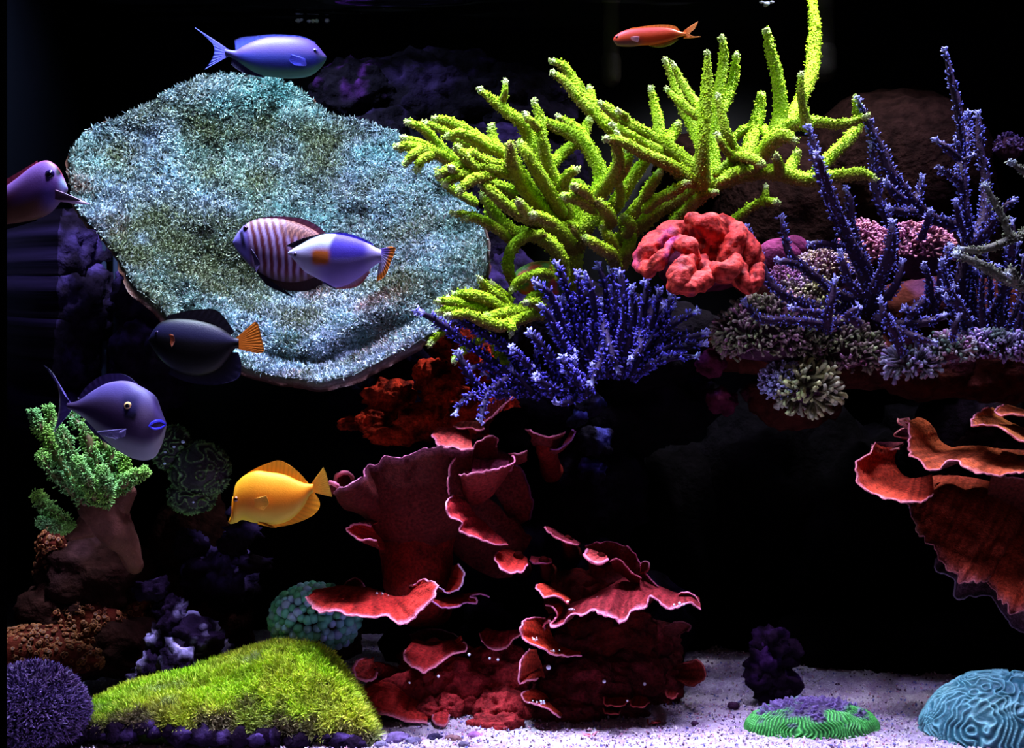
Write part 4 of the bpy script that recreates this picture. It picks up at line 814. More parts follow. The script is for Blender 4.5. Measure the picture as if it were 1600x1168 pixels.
# fuzzy orange red encrusting coral under the big plate
t7 = MB()
for k, (px, py, Y, rx, rz) in enumerate([(700,620,.24,40,34),(735,560,.26,40,40),(660,660,.24,44,26),(620,680,.24,44,16),(745,650,.20,44,34),(585,655,.28,26,18),(680,590,.28,34,28),(775,640,.18,36,26),(715,540,.22,40,24),(610,620,.30,40,30),(555,660,.30,24,12)]):
    V, F, n_, N = blob_geo(P((px, py, Y))[0], np.array([rx, min(rx, rz), rz])*.0005*(1.6+Y), 5, .45, 3, k*3)
    V = V+N*(fbm(V*90, 3)*.007)[:, None]; t7.add(V, F, mix(lin((80, 18, 12)), lin((220, 60, 34)), fbm(V*60, 3)*1.3+.5))
tag(t7.build('encrusting_coral', M_red), 'rough orange red encrusting coral in the shade under the big plate coral', 'coral')
t8 = thing('red_plating_coral', 'thin pink topped red ledge between the orange encrusting coral and the vase coral', 'coral', P((745, 672, .14))[0])
lobe(t8, [(708,666,.10),(722,670,.08),(735,668,.07),(748,672,.07),(756,668,.08)], [(715,660,.15),(725,658,.15),(735,657,.15),(745,658,.15),(756,660,.15)], n=30, m=12, body=lin((230,110,90)))
for k in range(4):
    x = 760+k*9; lobe(t8, [(x-5,660-k*7,.08),(x+2,657-k*9,.07),(x+12,648-k*10,.07)], [(x-6,640-k*8,.14),(x+2,636-k*8,.14),(x+12,634-k*8,.14)], n=18, m=10, body=lin((215,80,70)), rimr=.0012)

# air bubbles caught on the shelves
def bubbles(parent, lst):
    mb = MB(); V0, F0 = ICO[2]
    for px, py, Y, r in lst: mb.add(V0*r*.0008+P((px, py, Y))[0], F0, lin((235, 235, 255)))
    mb.build('air_bubbles', M_white, parent, kind='stuff')
def spray(cx, cy, Y, sx, sy, k): return [(cx+RNG.normal(0, sx), cy+RNG.normal(0, sy), Y, RNG.uniform(1.0, 2.6)) for _ in range(k)]
bubbles(t1, spray(592, 934, .06, 7, 4, 14)+spray(617, 946, .03, 6, 3, 8)+spray(624, 957, .01, 8, 3, 12)+spray(505, 936, .06, 8, 2, 6))
bubbles(t2, spray(893, 952, .04, 7, 1, 7)+spray(1060, 943, -.01, 3, 2, 5)+[(887, 940, .02, 2.5), (934, 934, .04, 3)])
bubbles(t4, spray(838, 998, .01, 4, 2, 5)+spray(868, 1016, .01, 5, 1, 4)+[(857, 1042, .01, 4), (944, 1064, .03, 3), (1007, 1068, .08, 3), (980, 1094, .03, 2)]+spray(845, 1096, .0, 8, 3, 8))
bubbles(t3, [(733, 1022, .04, 2.5), (765, 1028, .04, 2), (778, 1030, .04, 2.3), (685, 1056, .04, 2.5), (640, 1066, .03, 2)])
# ================================================================== OTHER CORALS
def on_ellipsoid(c, r, k, zmin=-.2, front=True, amp=.0, seed=0):
    v = unit(RNG.normal(0, 1, (int(k*4), 3))); ok = v[:, 2] > zmin
    if front: ok &= v[:, 1] < .75
    v = v[ok][:k]; r = np.asarray(r); n = unit(v/r)
    return np.asarray(c)+v*r*(1+amp*fbm(v*2.2+seed*7.7, 4))[:, None], n
def fleshy(parent, pts, r, name, body, hi):
    V, Q, T, t, N, TT = tube_geo(*pxr([(a, b, c, r_) for (a, b, c), r_ in zip(pts, r)]), seg=30, step=.0025, rough=.007, rf=70)
    V = V+N*(fbm(V*210, 2)*.0016)[:, None]
    cc = mix(body*.55, hi, (1-np.abs(fbm(V*90, 3))*3.2)); cc = mix(cc, lin((120, 50, 120)), np.clip(fbm(V*40+9, 2)*2-.6, 0, 1)*.6)
    return mk(name, V, [Q, T], cc, M_fleshy, parent)
PKB, PKH = lin((135, 24, 16)), lin((196, 62, 50))
pk = thing('lobed_coral', 'fleshy coral pink lobed brain coral under the green branches', 'coral', P((1100, 450, .20))[0])
lobes = [
 ([(1080,345,.06),(1100,350,.05),(1120,360,.06),(1140,362,.08)], [10,16,17,15]), ([(1082,342,.08),(1084,352,.06),(1092,368,.07)], [9,12,10]),
 ([(1130,350,.08),(1150,370,.07),(1165,400,.07),(1165,430,.08)], [14,20,22,20]), ([(1150,375,.05),(1140,400,.05),(1130,412,.06)], [15,17,14]),
 ([(1075,362,.08),(1055,362,.07),(1030,375,.06),(1008,395,.05),(1003,412,.05)], [12,15,15,13,11]),
 ([(1004,412,.05),(1015,420,.03),(1030,408,.02),(1042,392,.03),(1052,385,.04)], [10,11,11,10,9]),
 ([(1052,382,.04),(1068,384,.02),(1078,398,.02),(1078,410,.03)], [9,13,13,11]),
 ([(1085,370,.08),(1092,390,.07),(1088,405,.07)], [16,15,14]),
 ([(1080,405,.02),(1068,420,.0),(1060,435,-.01),(1055,445,-.01)], [12,17,18,13]), ([(1072,448,-.01),(1092,440,.0),(1105,428,.02),(1098,412,.04)], [13,15,14,13]),
 ([(1108,420,.03),(1125,425,.01),(1142,420,.01),(1148,408,.03)], [12,14,14,12]),
 ([(1155,418,.04),(1158,435,.03),(1168,445,.03),(1180,438,.04),(1182,422,.06)], [10,12,11,11,11]),
 ([(1110,375,.09),(1118,395,.08),(1115,410,.07)], [14,18,14]), ([(1175,400,.09),(1180,420,.09),(1172,445,.10)], [10,12,12]),
]
for pts, r in lobes: fleshy(pk, pts, [q*1.12 for q in r], 'lobe', PKB, PKH)
mb = MB(); V, F, n_, N = blob_geo(P((1100, 415, .17))[0], np.array([72, 70, 40])*.00088, 4, .15, 2, 3); mb.add(V, F, lin((70, 22, 40))); mb.build('base', M_rock, pk)

# rough pink coral heads behind the purple spikes
def finger_head(name, label, cat, px, py, Y, rx, rz, k, size, colA, colB, base=(60, 36, 50), wide=1, zmin=-.2, amp=.15, tilt=.5, ry=None, tpl=None, jit=.25, mat_=None, flatz=False, group=None):
    d = .0005*(1.6+Y); c = P((px, py, Y))[0]; r = np.array([rx, ry or min(rx, rz), rz])*d
    t = thing(name, label, cat, c-np.array([0, 0, r[2]]), group)
    mb = MB(); V, F, n_, N = blob_geo(c, r, 4, amp, 2.2, px*.01, 4)
    if flatz: V[:, 2] = np.maximum(V[:, 2], ground(V[:, 0], V[:, 1])-.004)
    mb.add(V, F, mix(lin(base), lin(base)*1.5, fbm(V*50, 2)+.5)); mb.build('base', M_rock, t)
    p, n = on_ellipsoid(c, r, k, zmin, amp=amp, seed=px*.01)
    if flatz: p = p[p[:, 2] > ground(p[:, 0], p[:, 1])]; n = n[:len(p)] if len(n) == len(p) else unit((p-c)/r**2)
    V, F, tt, ii = scatter(tpl or finger(), p, n, size*RNG.uniform(.7, 1.25, len(p)), tilt, wide=wide)
    g = (fbm(p*60, 2)+.5+RNG.normal(0, jit, len(p)))[ii]
    A_ = mix(lin(colA[0]), lin(colA[1]), g); B_ = mix(lin(colB[0]), lin(colB[1]), g)
    m2 = MB(); m2.add(V, F, mix(A_, B_, (tt-.25)/.75)); m2.build('polyps', mat_ or M_poly, t, kind='stuff')
    return t
PKA, PKC = ((80, 36, 66), (100, 44, 60)), ((175, 105, 145), (190, 120, 130))
finger_head('finger_coral', 'knobbly pink coral head behind the thick purple trunk', 'coral', 1425, 395, .26, 62, 40, 900, .010, PKA, PKC, wide=1.6)
finger_head('finger_coral', 'knobbly mauve coral head left of the pink one behind the upright spikes', 'coral', 1350, 385, .28, 30, 32, 350, .010, PKA, PKC, wide=1.6)
finger_head('finger_coral', 'small rounded violet coral knob behind the lowest left purple branch', 'coral', 1228, 440, .24, 28, 22, 450, .006, PKA, ((170, 110, 200), (190, 120, 170)), wide=1.4)
finger_head('finger_coral', 'pale yellow violet coral patch between the left purple branches', 'coral', 1290, 425, .24, 46, 28, 500, .009, PKA, ((140, 112, 160), (150, 132, 105)), wide=1.3)
finger_head('finger_coral', 'tiny lilac polyp cluster in the dark at the upper right edge', 'coral', 1576, 232, .45, 24, 18, 110, .008, ((60, 40, 90), (80, 50, 90)), ((120, 90, 170), (150, 120, 180)), wide=1.8)
mb = MB()
for a, b, rx, rz in ((1218, 398, 34, 26), (1240, 385, 22, 18)):
    V, F, n_, N = blob_geo(P((a, b, .32))[0], np.array([rx, rx, rz])*.00096, 4, .06, 2, a); mb.add(V, F, lin((110, 44, 80)))
tag(mb.build('sponge', M_rock), 'smooth dull maroon sponge behind the left purple branches', 'sponge')
# tentacled corals along the ledge
TA, TB = ((36, 34, 24), (56, 28, 40)), ((128, 138, 92), (150, 100, 130))
finger_head('tentacled_coral', 'wide mat of olive and pink tentacles at the left end of the ledge', 'coral', 1215, 520, .16, 86, 48, 1000, .015, TA, TB, zmin=-.6, wide=.9)
finger_head('tentacled_coral', 'olive tentacle patch under the thick purple trunk', 'coral', 1318, 545, .16, 50, 30, 420, .016, TA, TB, zmin=-.7, wide=.9)
finger_head('tentacled_coral', 'small tuft of yellowish tentacles just above the wide tentacle mat', 'coral', 1260, 462, .22, 40, 20, 300, .014, TA, ((150, 150, 84), (130, 92, 150)), wide=.9)
finger_head('tentacled_coral', 'lone round head of thick olive tentacles hanging below the ledge', 'coral', 1262, 608, .14, 30, 26, 190, .022, ((60, 60, 36), (80, 60, 50)), ((190, 195, 130), (170, 170, 150)), zmin=-.9, wide=1.0)
finger_head('tentacled_coral', 'small bluish white head of short tentacles at the left of the lone olive head', 'coral', 1224, 595, .15, 28, 22, 330, .011, ((70, 60, 110), (80, 70, 100)), ((190, 195, 230), (180, 180, 240)), zmin=-.8)
finger_head('tentacled_coral', 'pale green and lilac tentacle fringe along the right half of the ledge', 'coral', 1540, 545, .14, 76, 16, 700, .014, TA, ((120, 150, 130), (160, 130, 200)), zmin=-.4, wide=.9)
finger_head('tentacled_coral', 'spiky grey green tentacle tuft at the ledge corner beneath the purple trunk', 'coral', 1425, 568, .12, 30, 14, 150, .018, ((60, 60, 40), (60, 50, 60)), ((120, 145, 120), (165, 145, 205)), zmin=-.6)
finger_head('tentacled_coral', 'pinkish green tentacle tuft in the middle of the ledge', 'coral', 1482, 548, .12, 24, 14, 150, .017, TA, ((120, 155, 130), (180, 120, 165)), zmin=-.4)

# leather coral at left: stalk, arms, fuzzy green fingers
lc = thing('leather_coral', 'tan stalked soft coral with bushy bright green fingers below the grey fish', 'coral', P((205, 880, .10))[0])
def lt(pts, col=(104, 62, 54), name='stalk'):
    V, Q, T, t, N, _ = tube_geo(*pxr(pts), seg=20, step=.004, rough=.003, rf=60)
    mk(name, V, [Q, T], mix(lin(col)*.8, lin(col)*1.15, fbm(V*40, 2)+.5), M_fleshy, lc)
lt([(210, 882, .10, 15), (198, 854, .09, 20), (182, 830, .08, 28), (168, 805, .08, 34), (155, 782, .08, 34)])
lt([(112, 832, .08, 12), (128, 826, .08, 16), (150, 815, .08, 24)])
lt([(200, 770, .08, 14), (185, 790, .08, 22), (172, 805, .08, 28)])
arms = [
 [(52,645,.03,7),(62,665,.03,12),(76,690,.04,14),(100,730,.05,16),(125,770,.07,18)], [(75,640,.07,7),(82,660,.07,11),(92,690,.07,14),(115,735,.08,16)],
 [(64,712,.02,7),(78,735,.02,12),(98,755,.03,14),(125,778,.05,16),(145,795,.07,16)], [(95,672,.02,8),(108,700,.02,12),(125,735,.03,14),(145,775,.06,16)],
 [(110,648,.07,9),(128,670,.06,14),(142,700,.06,15),(152,740,.06,16),(155,775,.07,18)], [(140,655,.1,8),(158,685,.09,14),(172,715,.09,15),(170,760,.08,16)],
 [(225,738,.06,9),(208,745,.06,14),(195,755,.06,16),(180,775,.07,18)], [(190,712,.08,8),(196,735,.08,13),(188,765,.08,16)],
 [(60,775,.04,7),(70,790,.04,12),(88,805,.05,13),(110,820,.07,13)], [(66,815,.03,8),(82,822,.03,12),(100,825,.05,12)],
 [(120,720,.01,8),(135,745,.01,12),(150,780,.04,14)], [(160,735,.02,8),(165,755,.02,12),(165,785,.05,14)],
]
for b in arms:
    pts, r = pxr(b); mb = MB()
    V, Q, T, t, N, TT = tube_geo(pts, r*.36, 12, .004, .003, 90); mb.add(V, [Q, T], mix(lin((90, 60, 46)), lin((110, 130, 60)), fbm(V*60, 2)+.4))
    k = 190; idx = RNG.integers(0, len(V)-2, k*2); idx = idx[(N[idx][:, 2] > -.5) | (RNG.random(len(idx)) < .3)][:k]
    base = np.repeat(V[idx], 5, 0)+RNG.normal(0, .0012, (len(idx)*5, 3)); nn = np.repeat(N[idx], 5, 0)
    v2, f2, h2, ii = scatter(finger(.14, .3, 3, 1.2), base, nn, RNG.uniform(.004, .0075, len(base)), .6, lean=-np.repeat(TT[idx], 5, 0)*.3)
    g = (fbm(base*30, 2)+.6)[ii]; tp = mix(lin((120, 185, 120)), lin((150, 205, 80)), g)
    mb.add(v2, f2, mix(lin((80, 90, 50)), tp, h2)); mb.build('finger', M_poly, lc)

# dark folded coral right of the leather coral
cf = thing('folded_coral', 'dark round coral with fine green folded ridges left of the yellow fish', 'coral', P((300, 800, .14))[0])
mb = MB()
for a, b, rx, rz, s in ((312, 735, 46, 44, 1), (268, 700, 30, 34, 2), (300, 775, 36, 26, 3)):
    V, F, n_, N = blob_geo(P((a, b, .14))[0], np.array([rx, rx*.8, rz])*.00087, 6, .08, 2, s)
    w = fbm(N*1.6+s*3, 2); rg = 1-np.abs(np.sin(w*12+s)); rg = rg**6
    V = V+N*(rg*.005)[:, None]; mb.add(V, F, mix(lin((26, 20, 34)), lin((120, 175, 100)), rg*1.0))
mb.build('folds', M_brain, cf)
mb = MB(); V0, F0 = ICO[2]
for a, b, r in ((286, 690, 4), (272, 698, 3), (258, 706, 3), (257, 724, 3), (302, 784, 3)):
    mb.add(V0*np.array([r, r, r*.8])*.0007+P((a, b, .118))[0], F0, lin((190, 205, 255)))
mb.build('pale_speck', M_eye, cf, kind='stuff')

# zoanthid covered rock at lower left
zr = thing('button_polyp_rock', 'red brown rock crusted with small ringed button polyps behind the violet polyp ball', 'coral', P((90, 1060, .16))[0])
mb = MB(); ZL = [(60, 1010, .14, 75, 36), (130, 975, .18, 70, 48), (30, 1020, .12, 45, 28), (180, 1010, .2, 50, 40), (100, 1030, .12, 60, 26), (60, 960, .24, 30, 22), (80, 890, .2, 24, 34), (82, 850, .18, 22, 24), (200, 950, .22, 36, 40)]
allp, alln = [], []
for k, (a, b, Y, rx, rz) in enumerate(ZL):
    d = .0005*(1.6+Y); c = P((a, b, Y))[0]; r = np.array([rx, min(rx, rz), rz])*d
    V, F, n_, N = blob_geo(c, r, 4, .2, 2.2, k); V[:, 2] = np.maximum(V[:, 2], -.004)
    mb.add(V, F, mix(lin((60, 20, 18)), lin((96, 36, 26)), fbm(V*60, 2)+.5))
    p, n = on_ellipsoid(c, r, int(rx*rz/9), -.4, amp=.2, seed=k); allp.append(p); alln.append(n)
mb.build('rock_base', M_rock, zr)
p = np.concatenate(allp); n = np.concatenate(alln)
th = np.arange(8)*math.pi/4
tv = np.array([(.5*math.cos(a), .5*math.sin(a), 0) for a in th]+[(.62*math.cos(a), .62*math.sin(a), .5) for a in th]+[(.28*math.cos(a), .28*math.sin(a), .38) for a in th]+[(0, 0, .3)])
j = np.arange(8); k2 = (j+1) % 8
tf = [np.concatenate([np.stack([j, k2, 8+k2, 8+j], 1), np.stack([8+j, 8+k2, 16+k2, 16+j], 1)]), np.stack([16+j, 16+k2, np.full(8, 24)], 1)]
V, F, t, ii = scatter((tv, tf), p, n, RNG.uniform(.0042, .006, len(p)), .25)
loc = np.tile(np.arange(25), len(p)); cc = np.where((loc < 8)[:, None], lin((80, 28, 22)), np.where((loc < 16)[:, None], lin((150, 84, 44)), lin((80, 26, 20))))
m2 = MB(); m2.add(V, F, cc); m2.build('button_polyps', M_poly, zr, kind='stuff')

# violet polyp ball at the lower left corner
finger_head('polyp_ball', 'round violet feathery polyp mound at the lower left corner on the sand', 'coral', 48, 1118, -.06, 82, 76, 9000, .0085, ((30, 20, 42), (44, 24, 44)), ((124, 96, 168), (112, 80, 140)), base=(24, 14, 28), zmin=-.35, amp=.06, tilt=.6, tpl=blade(.12, .4), flatz=True)
# blue green bubble coral
bc = thing('bubble_coral', 'blue green bubble coral behind the broad red shelf', 'coral', P((495, 1020, .12))[0])
c = P((492, 966, .14))[0]; r = np.array([66, 46, 50])*.00087
mb = MB(); V, F, n_, N = blob_geo(c-np.array([0, 0, .008]), r*.93, 4, .06, 2, 2); mb.add(V, F, lin((40, 36, 30))); mb.build('base', M_rock, bc)
mb = MB(); V, F, n_, N = blob_geo(P((515, 1000, .16))[0], np.array([50, 36, 34])*.00088, 4, .3, 3, 2); mb.add(V, F, lin((40, 30, 26))); mb.build('skeleton', M_rock, bc)
pts = []; k = 0
cand, cn = on_ellipsoid(c, r, 3000, -.75)
for q, nq in zip(cand, cn):
    if all(np.sum((q-w[0])**2) > .0078**2 for w in pts): pts.append((q, nq))
    if len(pts) >= 260: break
V0, F0 = ICO[3]; bmesh_ = []
for cidx, col in enumerate(((100, 178, 158), (130, 178, 190), (86, 160, 120), (150, 175, 215))):
    V = V0*np.array([1, 1, 1.15]); me = data_mesh('bubble', V, F0, mix(lin(col)*.8, lin(col)*1.15, V0[:, 2]*.5+.5)); me.materials.append(M_bubble); bmesh_.append(me)
for q, nq in pts:
    o = bpy.data.objects.new('bubble', bmesh_[RNG.choice(4, p=(.4, .25, .2, .15))]); C.objects.link(o); o.parent = bc
    o.location = q-org(bc); s = RNG.uniform(.0056, .0074); o.scale = (s, s, s); o.rotation_euler = Vector(nq).to_track_quat('Z', 'Y').to_euler()

# green carpet coral (star polyps) on its rock
gp = thing('star_polyp_mat', 'long bright green grassy polyp mat on a low rock at the front left', 'coral', P((330, 1150, .02))[0])
def mat_top(px):          # upper silhouette in the photograph
    return np.interp(px, [85, 110, 150, 200, 280, 340, 400, 440, 480, 510, 530, 555, 585], [1150, 1122, 1102, 1078, 1052, 1036, 1020, 1010, 1012, 1024, 1050, 1085, 1150])
def mat_low(px): return np.interp(px, [85, 130, 200, 260, 330, 400, 470, 530, 585], [1152, 1140, 1132, 1134, 1142, 1146, 1144, 1152, 1158])
nu, nv = 200, 70; u = np.linspace(85, 585, nu); v = np.linspace(0, 1, nv)
TP, LP_ = mat_top(u), mat_low(u)
Yb = -.03+.16*np.sin(np.clip((u-85)/500, 0, 1)*math.pi)**.8
py_ = LP_[:, None]+(TP-LP_)[:, None]*np.sin(v*math.pi/2)[None]**.9
Yv = -.05+(Yb+.05)[:, None]*v[None]**1.3
S = P(np.stack([np.repeat(u[:, None], nv, 1), py_, Yv], -1).reshape(-1, 3)).reshape(nu, nv, 3)
qq = S.reshape(-1, 3); S = S+(fbm(qq*22, 2)*.006).reshape(nu, nv, 1)*np.array([0, -1, .4])
S[..., 2] = np.maximum(S[..., 2], .004)
# rest of the mound: back side down to the sand
back = np.stack([S[:, -1]+np.array([0, .02+.05*k, -S[:, -1][:, 2][:, None].mean()*0]) for k in (0.,)], 1)
bk = []
for s in (.35, .7, 1.0): b_ = S[:, -1].copy(); b_[:, 1] += .08*s; b_[:, 2] = b_[:, 2]*(1-s**1.6)-.003*s; bk.append(b_)
fr = []
for s in (1.0, .6, .3): f_ = S[:, 0].copy(); f_[:, 1] += .012*s; f_[:, 2] = f_[:, 2]*(1-s)-.004*s; fr.append(f_)
SS = np.concatenate([np.stack(fr, 1), S, np.stack(bk, 1)], 1)
mb = MB(); n_, m_ = SS.shape[:2]; i = np.arange(n_-1)[:, None]*m_; j = np.arange(m_-1)[None]
F = np.stack([i+j, i+m_+j, i+m_+j+1, i+j+1], -1).reshape(-1, 4); q = SS.reshape(-1, 3)
mb.add(q+(vn(q*90)*.003)[:, None], F, mix(lin((40, 60, 14)), lin((46, 26, 60)), fbm(q*40, 2)+.1)); mb.build('mat_base', M_rock, gp)
du = np.gradient(SS, axis=0); dv = np.gradient(SS, axis=1); NN = unit(np.cross(du, dv)); NN *= np.sign(NN[n_//2, m_//2, 2])
area = np.linalg.norm(np.cross(du, dv), axis=-1)[:-1, 3:-3].ravel(); area /= area.sum()
K_ = 7500; ch = RNG.choice(len(area), K_, p=area); a = ch//(m_-6); b = ch % (m_-6)+3
f1 = RNG.random((K_, 1)); f2 = RNG.random((K_, 1))
pp = (SS[a, b]*(1-f1)+SS[a+1, b]*f1)*(1-f2)+(SS[a, b+1]*(1-f1)+SS[a+1, b+1]*f1)*f2; nn = NN[a, b]
R = 6; pr = np.repeat(pp, R, 0)+RNG.normal(0, .0007, (K_*R, 3)); nr = np.repeat(nn, R, 0); sz = np.repeat(RNG.uniform(.009, .0145, K_), R)
V, F, t, ii = scatter(blade(.085, .5), pr, nr, sz, .6, lean=np.array([0, -.05, .35]))
g = fbm(pr*14, 3)+.5; lowv = np.repeat((b-3)/(m_-6), R)
tipc = mix(lin((158, 205, 36)), lin((212, 215, 70)), g+RNG.normal(0, .2, len(g)))
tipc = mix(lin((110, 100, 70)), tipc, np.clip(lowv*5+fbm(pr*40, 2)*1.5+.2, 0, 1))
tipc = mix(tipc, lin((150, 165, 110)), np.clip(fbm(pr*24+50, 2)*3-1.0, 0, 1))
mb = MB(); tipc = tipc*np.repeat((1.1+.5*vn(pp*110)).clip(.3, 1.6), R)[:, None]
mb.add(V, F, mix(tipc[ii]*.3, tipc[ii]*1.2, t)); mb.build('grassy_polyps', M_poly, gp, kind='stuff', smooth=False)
# purple rubble rock along its foot
mb = MB()
for k in range(26):
    px = 92+k*19+RNG.uniform(-5, 5); rock(mb, px, mat_low(px)+8+RNG.uniform(-6, 8), -.055, RNG.uniform(9, 24), RNG.uniform(7, 17), seed=k, sub=3, base=(24, 14, 30), top=(96, 72, 140), topamt=.8, amp=.5, freq=3.2)
V = np.concatenate(mb.V); mb.V = [V]; mb.C = [np.concatenate(mb.C)]
o = mb.build('rock_edge', M_rock, gp); 
for k, (px, py, r, col) in enumerate(((560, 1152, 13, (130, 110, 180)), (578, 1150, 12, (190, 130, 180)), (622, 1158, 20, (110, 90, 140)), (645, 1162, 14, (120, 110, 150)), (680, 1156, 13, (56, 50, 80)), (707, 1158, 13, (120, 90, 90)), (742, 1154, 14, (190, 130, 200)), (1146, 1104, 9, (60, 36, 60)), (596, 1166, 10, (150, 140, 180)), (725, 1166, 9, (130, 120, 150)), (1085, 1132, 6, (90, 60, 90)))):
    d = ZC/((py-584)*.0005); Y = d-1.6; c = P((px, py, Y))[0]
    V, F, n_, N = blob_geo(c+np.array([0, 0, .002]), np.array([r, r*.8, r*.62])*.0005*d, 4, .3, 2.4, k*3)
    m_ = MB(); m_.add(V, F, mix(lin(col)*.6, lin(col)*1.2, fbm(V*120, 3)+.5))
    tag(m_.build('rubble_stone', M_rock), ['lavender rubble stone touching the right foot of the green mat', 'pinkish round rubble stone, second from the green mat', 'long grey violet rubble stone in the bottom row', 'rounded grey stone right of the long one at the bottom edge', 'small dark blue stone below the dark red mound', 'tilted brownish stone right of the dark blue one', 'pink purple pointed stone nearest the red fan on the sand', 'small dark lump on the sand below the upright purple rock', 'pale lilac stone at the very bottom edge below the pinkish one', 'pale stone at the very bottom edge between the brownish and the pointed stone', 'tiny dark pebble on the sand right of the red mounds'][k], 'stone', 'rubble stones on the sand')

# ridged brain corals
def brain(name, label, px, py, Y, rx, ry, rz, ridge, freq, sub=6):
    d = .0005*(1.6+Y); c = P((px, py, Y))[0]; r = np.array([rx, ry, rz])*d
    nu, nv = 420, 190; a = np.linspace(0, 2*math.pi, nu, endpoint=False); b = np.linspace(0.0, 1.0, nv)*math.pi*.5
    A_, B_ = np.meshgrid(a, b, indexing='ij')
    N = np.stack([np.sin(B_)*np.cos(A_), np.sin(B_)*np.sin(A_), np.cos(B_)], -1).reshape(-1, 3)
    h, cc = ridge(N, A_.ravel(), B_.ravel())
    V = c+N*r*(1+.05*fbm(N*2, 2))[:, None]+unit(N/r)*h[:, None]
    V[:, 2] = np.maximum(V[:, 2], ground(V[:, 0], V[:, 1])-.003)
    i = np.arange(nu)[:, None]; i2 = (i+1) % nu; j = np.arange(nv-1)[None]
    F = np.stack([i*nv+j, i*nv+j+1, i2*nv+j+1, i2*nv+j], -1).reshape(-1, 4)
    return tag(mk(name, V, F, cc, M_brain), label, 'coral')
def r_blue(N, a, b):
    w = vn(N*3.2+4)*1.3+vn(N*7+9)*.5
    s = np.sin((a*26)*np.sin(b)**.15+w*6.0); s2 = np.sin(N[:, 2]*26+w*8)
    k = np.clip((b/(math.pi/2)-.35)/.35, 0, 1); s = s2*(1-k)+s*k
    r = (1-np.abs(s))**1.6
    return r*.0042, mix(lin((26, 84, 98)), lin((112, 180, 188)), r*1.1)*mix([1., 1., 1.], [1.15, .95, .85], fbm(N*3+20, 2)+.2)
brain('brain_coral', 'large turquoise ridged dome brain coral at the lower right corner', 1560, 1150, .02, 118, 90, 100, r_blue, 1)
def r_green(N, a, b):
    w = vn(N*4+2); s = np.sin(a*46+w*5); r = (1-np.abs(s))**1.2
    top = np.clip((.62-b/(math.pi/2)+vn(N*5+3)*.35)*4, 0, 1)
    h = r*.0035*(1-top)+top*(np.clip(vn(N*22), 0, 1)*.006)
    cg = mix(lin((24, 90, 40)), lin((90, 205, 90)), r*1.2); cp = mix(lin((40, 26, 60)), lin((112, 90, 150)), np.clip(vn(N*22)*1.5+.3, 0, 1))
    patch = np.clip(vn(N*3.5+11)*5-1.6, 0, 1)*(N[:, 0] > .1)
    return h, mix(mix(cg, cp, top), cg, patch)
brain('brain_coral', 'low green and purple ridged brain coral lying on the sand at right', 1268, 1140, .02, 102, 60, 48, r_green, 1)

